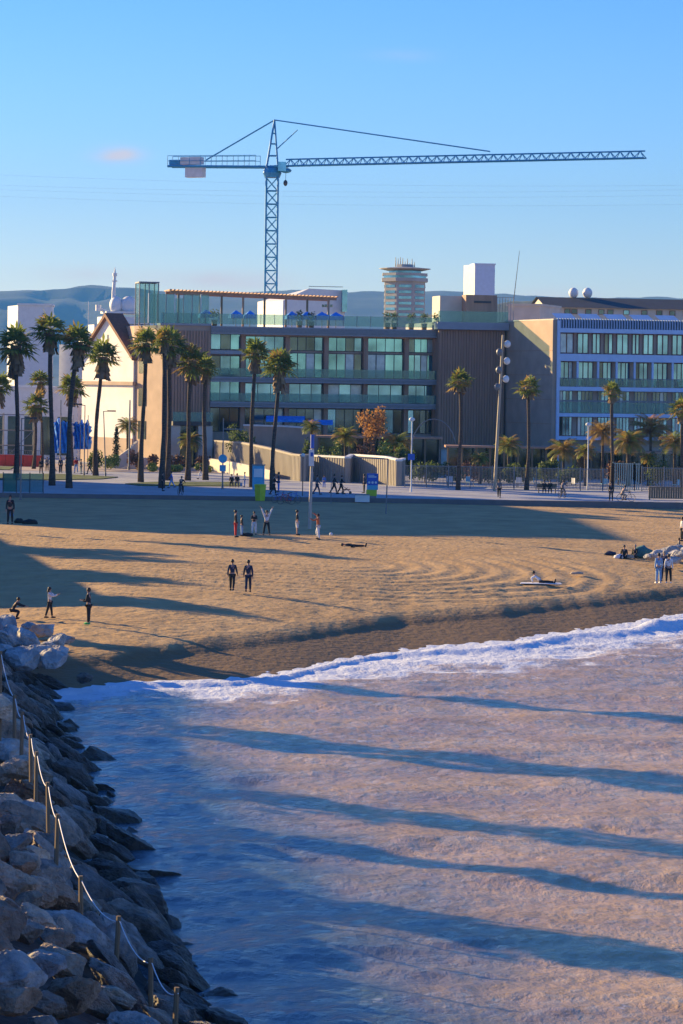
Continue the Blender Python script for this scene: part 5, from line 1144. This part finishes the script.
# bicycles
def bicycle(loc, rz, lab, m, group=None):
    t = thing('bicycle', lab, 'bicycle', loc, rz, group); fr = MB()
    A = Vector((-.5, 0, .34)); B = Vector((.52, 0, .34)); C = Vector((-.05, 0, .30)); Sd = Vector((-.2, 0, .82)); Hd = Vector((.36, 0, .85))
    for a, b_ in ((A, C), (A, Sd), (C, Sd), (C, Hd), (Sd, Hd), (Hd, B)): fr.tube([a, b_], .022, 5)
    fr.tube([Sd, Sd + Vector((-.03, 0, .1))], .018, 5).tube([Hd, Hd + Vector((-.02, 0, .15))], .018, 5); fr.build('frame', m, t)
    for c in (A, B):
        k = MB(); n = 18
        k.tube([c + Vector((.33 * math.cos(2 * math.pi * i / n), 0, .33 * math.sin(2 * math.pi * i / n))) for i in range(n + 1)], .022, 5)
        wh = k.build('wheel', M['darkmetal'], t); s_ = MB()
        for i in range(8): s_.tube([c, c + Vector((.31 * math.cos(i * .785), 0, .31 * math.sin(i * .785)))], .006, 3)
        s_.build('spokes', M['greymetal'], wh)
    MB().box(-.36, -.12, -.07, .07, .92, .97).build('saddle', M['darkmetal'], t)
    MB().tube([(.30, -.25, 1.02), (.36, 0, 1.0), (.30, .25, 1.02)], .018, 5).build('handlebar', M['darkmetal'], t)
    return t
for i, (px, py, a, m, lb) in enumerate([(280, 503, 20, M['bluep'], 'blue bicycle parked right of the lime bin, leftmost of the three'), (286, 504.5, 160, M['red'], 'red framed bicycle parked between two blue ones at the sand edge'), (293, 503.5, 35, M['bluep'], 'blue bicycle parked at the sand edge, rightmost of the three')]):
    g = G(px, py, 2.6); bicycle((g.x, g.y, 2.62), R(a), lb, m, 'bicycles parked at the sand edge')

for i, (x, y, h) in enumerate([(-43, 209, 14.5), (-47, 226, 15)]):  # unseen palms added for their shadows on the sand
    fan_palm('fan_palm', ['tall fan palm on the sand left of the beach, nearer one', 'tall fan palm on the sand left of the beach, farther one'][i], 0, 0, HZ - (h - 10.6) * F / y, 4.4 * F / y, z=2.4, Y=y, seed=60 + i).location = (x, y, 2.4)
for i, (x, y, h, w_) in enumerate([(-43, 180, 12, 8), (-47, 198, 13.5, 9), (-38, 164, 10.5, 7)]):  # unseen trees added to roughen the straight shadow of the pavilion
    tt = bushy_tree('leafy_tree', ['leafy tree beside the low pavilion, middle one of three', 'leafy tree beside the low pavilion, farthest and tallest', 'leafy tree beside the low pavilion, nearest and smallest'][i], 0, 0, HZ - (h - 11) * F / y, w_ * F / y, M['hedge'], Y=y, seed=20 + i, leafs=4200, size=.36, z=2.2); tt.location = (x, y, 2.2)
# ------------------------------------------------------------------ people
def skinmesh(name, verts, edges, radii, root=0, sub=1):
    me = bpy.data.meshes.new(name); me.from_pydata([tuple(v) for v in verts], edges, []); o = bpy.data.objects.new(name, me); COL.objects.link(o)
    m = o.modifiers.new('s', 'SKIN'); m.use_smooth_shade = True; sv = me.skin_vertices[0].data
    for i, r in enumerate(radii): sv[i].radius = r if isinstance(r, tuple) else (r, r); sv[i].use_root = (i == root)
    if sub: o.modifiers.new('u', 'SUBSURF').levels = sub
    dg = bpy.context.evaluated_depsgraph_get(); ev = o.evaluated_get(dg); out = bpy.data.meshes.new_from_object(ev); out.name = name
    bpy.data.objects.remove(o); bpy.data.meshes.remove(me); return out
def pol(a, sd=0):  # direction pointing down, swung forward by a degrees and sideways by sd
    a = R(a); s_ = R(sd); return Vector((math.sin(s_), math.sin(a) * math.cos(s_), -math.cos(a) * math.cos(s_)))
POSES = { # hip height, spine pitch, (arm up/fore) L, R, (thigh, shin) L, R      forward = +Y
 'stand': (.92, 0, ((5, 8), (15, 4)), ((-5, -8), (10, -4)), ((2, 4), (0, 2)), ((-2, -4), (0, -2))),
 'walk': (.90, 3, ((25, 8), (40, 4)), ((-25, -8), (-5, -4)), ((-20, 3), (-35, 2)), ((24, -3), (8, -2))),
 'walkb': (.90, 3, ((-25, 8), (-5, 4)), ((25, -8), (40, -4)), ((24, 3), (8, 2)), ((-20, -3), (-35, -2))),
 'armsup': (.90, 0, ((172, 22), (176, 26)), ((172, -22), (176, -26)), ((4, 10), (0, 7)), ((-4, -10), (0, -7))),
 'photo': (.92, 0, ((55, 10), (115, -20)), ((55, -10), (115, 20)), ((-12, 6), (-16, 4)), ((10, -4), (6, -2))),
 'throw': (.90, 2, ((150, 10), (120, -15)), ((70, -15), (120, 10)), ((20, 6), (-20, 4)), ((-6, -6), (-12, -3))),
 'phone': (.92, 2, ((15, 8), (100, -30)), ((10, -8), (95, 25)), ((2, 4), (0, 2)), ((-2, -4), (0, -2))),
 'push': (.90, 6, ((25, 6), (75, 0)), ((25, -6), (75, 0)), ((-18, 3), (-32, 2)), ((22, -3), (8, -2))),
 'sit': (.12, -8, ((-20, 12), (60, 0)), ((35, -12), (80, 5)), ((112, 12), (35, 5)), ((112, -12), (35, -5))),
 'bench': (.50, 2, ((15, 8), (70, -10)), ((15, -8), (70, 10)), ((88, 6), (5, 3)), ((88, -6), (5, -3))),
 'cycle': (.97, 28, ((55, 8), (70, 0)), ((55, -8), (70, 0)), ((62, 4), (-6, 2)), ((28, -4), (-30, -2))),
 'recline': (.11, -48, ((-65, 14), (20, 0)), ((-65, -14), (20, 0)), ((97, 5), (80, 3)), ((92, -5), (88, -3))),
 'lie': (.12, -87, ((80, 10), (85, 8)), ((85, -30), (86, -10)), ((91, 5), (90, 3)), ((91, -5), (90, -3))),
 'squat': (.55, 35, ((60, 10), (80, 0)), ((60, -10), (80, 0)), ((80, 12), (-25, 4)), ((80, -12), (-25, -4)))}
CACHE = {}
def figure(pose, shorts=False, long_hair=False, sleeves=True):
    key = (pose, shorts, long_hair, sleeves)
    if key in CACHE: return CACHE[key]
    hz, pitch, aL, aR, lL, lR = POSES[pose]; pt = R(pitch); up = Vector((0, math.sin(pt), math.cos(pt)))
    hip = Vector((0, 0, hz)); wst = hip + up * .20; chs = hip + up * .40; nk = hip + up * .56; 
    hu = Vector((0, math.sin(pt * .5), math.cos(pt * .5))) if pose not in ('recline', 'lie') else (up if pose == 'lie' else Vector((0, -.2, 1)).normalized())
    hd = nk + hu * .14; ht = nk + hu * .22; fw = Vector((0, hu.z, -hu.y)); nose = hd + fw * .09
    V = [hip, wst, chs, nk, hd, ht]; E = [(0, 1), (1, 2), (2, 3), (3, 4), (4, 5)]; Rr = [(.13, .10), (.115, .09), (.14, .10), .05, (.075, .09), .055]
    V.append(nose); E.append((4, 6)); Rr.append(.02)
    T_v = [hip + up * .02, wst, chs, hip + up * .5]; T_e = [(0, 1), (1, 2), (2, 3)]; T_r = [(.155, .125), (.135, .108), (.165, .122), .07]
    J_v = [hip + up * .05]; J_e = []; J_r = [(.145, .12)]; shoes = MB()
    for sg, a in ((1, aL), (-1, aR)):
        sh = hip + up * .475 + Vector((.17 * sg, 0, 0)); el = sh + pol(*a[0]) * .29; wr = el + pol(*a[1]) * .25; hn = wr + pol(*a[1]) * .08; fg = hn + pol(*a[1]) * .08; th = wr + pol(*a[1]) * .05 + Vector((-.045 * sg, .02, 0))
        k = len(V); V += [sh, el, wr, hn, fg, th]; E += [(2, k), (k, k + 1), (k + 1, k + 2), (k + 2, k + 3), (k + 3, k + 4), (k + 2, k + 5)]; Rr += [.05, .04, .026, (.036, .018), (.022, .010), .011]
        k = len(T_v); T_v += [sh, el] + ([wr] if sleeves else []); T_e += [(2, k), (k, k + 1)] + ([(k + 1, k + 2)] if sleeves else []); T_r += [.072, .058] + ([.046] if sleeves else [])
    for sg, l_ in ((1, lL), (-1, lR)):
        h0 = hip + Vector((.09 * sg, 0, -.04)); kn = h0 + pol(*l_[0]) * .42; an = kn + pol(*l_[1]) * .40
        sf = Vector((0, 1, 0)) if abs(l_[1][0]) < 60 else Vector((0, .25, 1)).normalized(); he = an + pol(*l_[1]) * .03; to = an + sf * .17 + pol(*l_[1]) * .035
        k = len(V); V += [h0, kn, an, to]; E += [(0, k), (k, k + 1), (k + 1, k + 2), (k + 2, k + 3)]; Rr += [.085, .055, .036, .03]
        k = len(J_v); J_v += [h0, kn] + ([] if shorts else [an - pol(*l_[1]) * .03]); J_e += [(0, k), (k, k + 1)] + ([] if shorts else [(k + 1, k + 2)]); J_r += [.108, .080] + ([] if shorts else [.062])
        shoes.tube([he - sf * .06, he + sf * .06, to + sf * .03], [.048, .052, .035], 7)
    hm = MB(); hm.ball(hd + hu * .035 - fw * .015, .108, 9, 7, sc=(.9, 1, 1))
    if long_hair: hm.tube([hd - fw * .06, hd - fw * .09 - hu * .15, hd - fw * .08 - hu * .26], [.08, .075, .03], 7)
    b_ = skinmesh('body', V, E, Rr); t_ = skinmesh('top', T_v, T_e, T_r); j_ = skinmesh('trousers', J_v, J_e, J_r)
    def tomesh(mb, nm):
        me = bpy.data.meshes.new(nm); me.from_pydata(mb.v, [], mb.f); me.update()
        for p_ in me.polygons: p_.use_smooth = True
        return me
    CACHE[key] = (b_, t_, j_, tomesh(hm, 'hair'), tomesh(shoes, 'shoes')); return CACHE[key]
def person(label, px, py, hpx, pose, face, top, bot, shoe='black', z=ZP, hair='hair', shorts=False, long=False, sleeves=True, Y=None, group=None, dz=0):
    """face: heading in degrees, 0 = away from camera, 90 = to the left, 180 = toward the camera, -90 = to the right"""
    g = G(px, py, z) if Y is None else P(px, py, Y)
    if Y is None and g.y < PROM - 1: 
        for _ in range(4): g = G(px, py, float(hbeach(np.array([g.x]), np.array([g.y]))[0]))
    else: g.z = z
    sc = (hpx * g.y / F) / 1.74
    t = thing('person', label, 'person', (g.x, g.y, g.z + dz), R(face), group, sc)
    for me, nm, m in zip(figure(pose, shorts, long, sleeves), ('body', 'top', 'trousers', 'hair', 'shoes'), (M['skin'], CL[top], CL[bot], M['hair'] if hair == 'hair' else CL[hair], CL[shoe])):
        me2 = me.copy() if False else me; o = bpy.data.objects.new(nm, me2); COL.objects.link(o); o.parent = t
        if not me2.materials: me2.materials.append(m)
        o.material_slots[0].link = 'OBJECT'; o.material_slots[0].material = m
    return t
pr = person
pr('person in white top and black leggings holding up a phone on the left sand', 49.5, 618, 31, 'photo', -100, 'white', 'black', long=True)
pr('person in black jacket and green shoes facing the person in white on the sand', 88.5, 624, 36, 'phone', 80, 'black', 'black', 'green')
pr('person in dark jacket walking away on open sand, left one of the pair', 232, 591, 32, 'walk', -8, 'navy', 'black')
pr('person in a navy jacket walking away on the open sand, right one of the pair', 248, 592.5, 33, 'walkb', 5, 'navy', 'navy')
pr('person in a black top and bright red trousers at the left of the players', 235.5, 537, 27, 'stand', -90, 'black', 'red')
pr('small person in dark top and pale blue trousers next to the red trousers', 241.5, 536, 21, 'stand', -80, 'black', 'lightblue')
pr('person in a black top and white trousers left of the one with raised arms', 254, 534.5, 23, 'phone', 180, 'black', 'white', sleeves=False)
pr('person in a white top raising both arms in a V among the players', 266.5, 535, 25, 'armsup', 180, 'white', 'black')
pr('person in a black top and white shorts just left of the tall pale pole', 297, 535, 25, 'stand', -90, 'black', 'white', shorts=True, sleeves=False)
pr('person in orange top and pale trousers raising a hand by the tall pale pole', 318, 539.5, 26, 'throw', 80, 'orange', 'white')
pr('person in black lying stretched out on the lit sand', 353, 547, 26, 'lie', -95, 'black', 'black')
pr('sunbather in white and black leaning on the elbows on a pale towel', 541, 583, 28, 'recline', -95, 'white', 'black')
pr('person in pale blue with a blue backpack, left of three standing on the sand', 658.5, 583, 30, 'stand', 20, 'lightblue', 'lightblue', 'white')
pr('pale haired person in dark clothes, middle of the three standing on the sand', 664, 581, 30, 'stand', 170, 'navy', 'navy', hair='tan')
pr('person in white jacket and black trousers, right of three standing on the sand', 668.5, 583, 29, 'stand', -10, 'white', 'black', 'white')
pr('person in black sitting alone on the sand left of the teal towel', 624, 558.5, 25, 'sit', 170, 'black', 'black')
pr('person in black with pale hair sitting against the teal bundle on the sand', 634.5, 558, 25, 'sit', 150, 'black', 'black', hair='tan')
pr('person in black crouching on the pale boulders at the left edge', 12, 619, 30, 'squat', -90, 'black', 'black')
pr('person in white and black standing on the sand cut by the right edge', 682, 541, 24, 'stand', 100, 'white', 'black')
pr('person in dark brown standing by the boulders near the right edge', 679, 553, 20, 'bench', 100, 'grey', 'black')
pr('person in black with a bright blue bag at the far left edge of the sand', 10, 524, 29, 'stand', 180, 'black', 'black')
pr('person in black at the promenade between the palms, left of the light blue one', 162.5, 491, 19, 'stand', -90, 'black', 'black')
pr('person in light blue walking on the promenade left of the dark cyclist', 171.5, 488, 17, 'walk', 90, 'blue', 'lightblue')
g = G(180.5, 495, ZP); bicycle((g.x, g.y, ZP), R(75), 'dark bicycle ridden on the promenade behind the left palms', M['darkmetal']); pr('cyclist in black riding between the left palms', 180.5, 495, 19, 'cycle', -15, 'black', 'black')
pr('person in dark top and white trousers on the sunlit road by the thin palm', 200.5, 479, 15, 'walk', 90, 'navy', 'white')
pr('person in black sitting on the promenade, left of the two near the blue sign lamp', 231.5, 487, 17, 'bench', 180, 'black', 'black')
pr('person in black sitting on the promenade, right of the two near the blue sign lamp', 237, 487, 18, 'bench', 180, 'black', 'grey')
pr('person in light blue on the promenade left of the tall slim central palm', 244.5, 487, 15, 'stand', 90, 'lightblue', 'blue')
pr('person in black leaning over a bicycle beside the central palm trunk', 273.5, 495, 21, 'push', -80, 'black', 'black')
pr('person in dark red standing right behind the central palm trunk', 278.5, 492, 20, 'stand', 90, 'navy', 'blue')
pr('person in dark grey walking on the promenade right of the tall pale pole', 317, 494.5, 20, 'walk', -90, 'grey', 'navy')
pr('small person in bright blue on the promenade', 324, 488, 13, 'stand', 180, 'blue', 'blue')
pr('person in black walking on the promenade ahead of the pushchair', 334, 494, 20, 'walkb', -90, 'black', 'black')
pr('person in black pushing a pushchair on the promenade', 341, 494, 19, 'push', -90, 'black', 'black')
pr('person in dark clothes standing beside the blue information panel', 364, 493, 19, 'stand', 90, 'navy', 'black')
pr('person in dark grey walking at the foot of the floodlight mast', 499, 498, 19, 'walk', 170, 'grey', 'black')
pr('person in black sitting on the bench, left one', 544, 493, 17, 'bench', 180, 'black', 'black')
pr('person in black sitting on the bench, right one', 550, 493, 17, 'bench', 175, 'black', 'black')
g = G(562, 498, ZP); bicycle((g.x, g.y, ZP), R(60), 'bicycle ridden toward the camera right of the bench', M['darkmetal']); pr('cyclist in dark grey riding right of the bench', 562, 498, 18, 'cycle', -30, 'grey', 'grey')
pr('person in black at the promenade edge near the right fan palm', 611, 501, 19, 'stand', 180, 'black', 'black')
g = G(626, 501.5, ZP); bicycle((g.x, PROM + 1.5, ZP), R(5), 'dark bicycle standing beside the person in pale clothes', M['darkmetal']); pr('person in pale clothes crouching beside a dark bicycle', 621.5, 500, 20, 'squat', -60, 'tan', 'tan')
for i, (px, py, h, ps, tp, bt, lb) in enumerate([(41, 474, 16, 'stand', 'black', 'black', 'leftmost, beside the palm trunk'), (53, 472, 15, 'walk', 'black', 'grey', 'before the left tarpaulin'), (60.5, 473, 16, 'stand', 'navy', 'black', 'in navy beside the second left palm'), (66, 473, 16, 'stand', 'black', 'navy', 'before the third left palm trunk'),
        (76, 473, 16, 'walkb', 'red', 'lightblue', 'in dark red and pale blue'), (81, 474, 15, 'stand', 'navy', 'teal', 'in navy and teal'), (89.5, 474, 15, 'walk', 'black', 'black', 'rightmost, left of the curved palm'), (47, 471, 14, 'stand', 'grey', 'black', 'in grey, behind the others')]):
    pr('person in the crowd by the blue tarpaulins, ' + lb, px, py, h, ps, rnd.choice([90, -90, 180]), tp, bt, group='people before the blue tarpaulins')
# things people have
def at_ground(px, py):
    g = G(px, py, 2.2)
    for _ in range(4): g = G(px, py, float(hbeach(np.array([g.x]), np.array([g.y]))[0]))
    return g
g = at_ground(541, 583.8); t = MB().box(-1.25, 1.2, -.5, .5, .02, .05).build('beach_towel', CL['white']); t.location = g; tag(t, 'pale towel under the sunbather', 'towel')
g = at_ground(331, 536); t = MB().ball((0, 0, .13), .12, 12, 8).build('ball', CL['white'], smooth=True); t.location = g; tag(t, 'white ball on the sand right of the players', 'ball')
def bundle(name, label, px, py, sx, sy, sz, m, cat, seed=0):
    g = at_ground(px, py); r = random.Random(seed); bm = bmesh.new(); bmesh.ops.create_icosphere(bm, subdivisions=3, radius=1)
    from mathutils import noise
    for v in bm.verts:
        c = v.co; n_ = noise.fractal(c * 1.7 + Vector((seed, 0, 0)), 1, 2, 3) * .22; v.co = Vector((c.x * sx, c.y * sy, (max(c.z, -.45) + .45) * sz * .7)) * (1 + n_)
    me = bpy.data.meshes.new(name); bm.to_mesh(me); bm.free()
    for p_ in me.polygons: p_.use_smooth = True
    o = link(name, me, m); o.location = g; return tag(o, label, cat)
bundle('windbreak_bundle', 'teal rolled windbreak lying on the sand beside the seated person', 643, 557.5, .75, .4, .75, CL['teal'], 'windbreak', 1)
bundle('bag', 'pale bag on the sand between the two seated people', 629.5, 558.5, .3, .2, .28, CL['tan'], 'bag', 2)
bundle('bag', 'white bag on the sand left of the person sitting alone', 618.5, 558.5, .35, .25, .28, CL['white'], 'bag', 3)
bundle('clothes_heap', 'dark blue heap of clothes on the sand left of the white bag', 610, 555, .4, .3, .25, CL['navy'], 'clothes', 4)
bundle('bag', 'black bag on the sand at the far left beside the person in black', 19, 523, .35, .25, .35, CL['black'], 'bag', 5)
bundle('bag', 'wide black bag on the sand, right one of the two at the far left', 30, 524, .6, .3, .35, CL['black'], 'bag', 6)
bundle('bag', 'black bag on the sand among the players', 247.5, 536, .35, .2, .22, CL['black'], 'bag', 7)
bundle('backpack', 'blue backpack on the left of the three standing people', 658.5, 582.5, .2, .14, .55, CL['blue'], 'backpack', 8)
o = bpy.data.objects['backpack']; o.location.z += .95; o.location.y -= .22
bundle('bag', 'bright blue bag held by the person at the far left', 11, 523, .22, .12, .45, CL['lightblue'], 'bag', 9)
o = [x for x in bpy.data.objects if x.get('label') == 'bright blue bag held by the person at the far left'][0]; o.location.z += .5; o.location.y -= .25
bundle('seaweed_heap', 'small dark heap on the lit sand above the sunbather', 577, 574, .4, .3, .15, CL['tan'], 'heap', 10)
# pushchair and bench
g = G(346.5, 494, ZP); t = thing('pushchair', 'dark pushchair with a reddish seat on the promenade', 'pushchair', g)
MB().add([(-.3, -.22, .45), (.35, -.22, .5), (.35, .22, .5), (-.3, .22, .45), (-.42, -.22, .95), (-.42, .22, .95)], [(0, 1, 2, 3), (0, 3, 5, 4)]).box(-.3, .35, -.22, .22, .38, .44).build('seat', CL['orange'], t)
fr = MB()
for y in (-.24, .24): fr.tube([(-.65, y, 1.0), (.35, y, .18)], .02, 5).tube([(-.35, y, .15), (.1, y, .6)], .02, 5)
fr.tube([(-.65, -.24, 1.0), (-.65, .24, 1.0)], .02, 5); fr.build('frame', M['darkmetal'], t)
for x in (-.35, .35):
    for y in (-.26, .26): MB().tube([(x, y - .02, .13), (x, y + .02, .13)], .13, 10).build('wheel', M['darkmetal'], t)
g = G(547, 493, ZP); t = thing('bench', 'dark bench on the promenade with two people in black', 'bench', g)
MB().box(-.95, .95, -.2, .25, .40, .46).build('seat', M['wood'], t); MB().box(-.95, .95, .26, .31, .5, .88).build('backrest', M['wood'], t)
for x in (-.8, .8): MB().box(x - .04, x + .04, -.18, .25, 0, .397).build('leg', M['darkmetal'], t)
# chairs of the terrace behind the fence
for i, (px, m) in enumerate([(450, 'white'), (470, 'cyanp'), (537, 'cyanp'), (576, 'white'), (520, 'white'), (604, 'cyanp'), (676, 'cyanp')]):
    x, y = gp(px, 284); t = thing('terrace_chair', 'pale terrace chair behind the metal fence, %s from the left' % ['first', 'second', 'fourth', 'fifth', 'third', 'sixth', 'seventh'][i], 'chair', (x, y, ZP), R(40 * i), 'terrace chairs behind the fence')
    MB().box(-.3, .3, -.3, .3, .42, .48).build('seat', M[m], t); MB().box(-.3, .3, .27, .32, .5, 1.0).build('backrest', M[m], t)
    for a in (-.26, .26):
        for b_ in (-.26, .26): MB().box(a - .02, a + .02, b_ - .02, b_ + .02, 0, .418).build('leg', M['greymetal'], t)

# ------------------------------------------------------------------ haze: one closed box of thin air round the scene
hz = MB().box(-4200, 4200, -60, 7900, -12, 520).build('haze', []); tag(hz, kind='stuff', label='thin blue air between the camera and the mountains', cat='haze')
hmt = bpy.data.materials.new('haze_air'); hmt.use_nodes = True; n = hmt.node_tree.nodes; n.remove(n['Principled BSDF']); pv = n.new('ShaderNodeVolumePrincipled')
pv.inputs['Color'].default_value = (.12, .42, 1, 1); pv.inputs['Density'].default_value = .0001; pv.inputs['Anisotropy'].default_value = 0
hmt.node_tree.links.new(pv.outputs[0], n['Material Output'].inputs['Volume']); hz.data.materials.append(hmt)
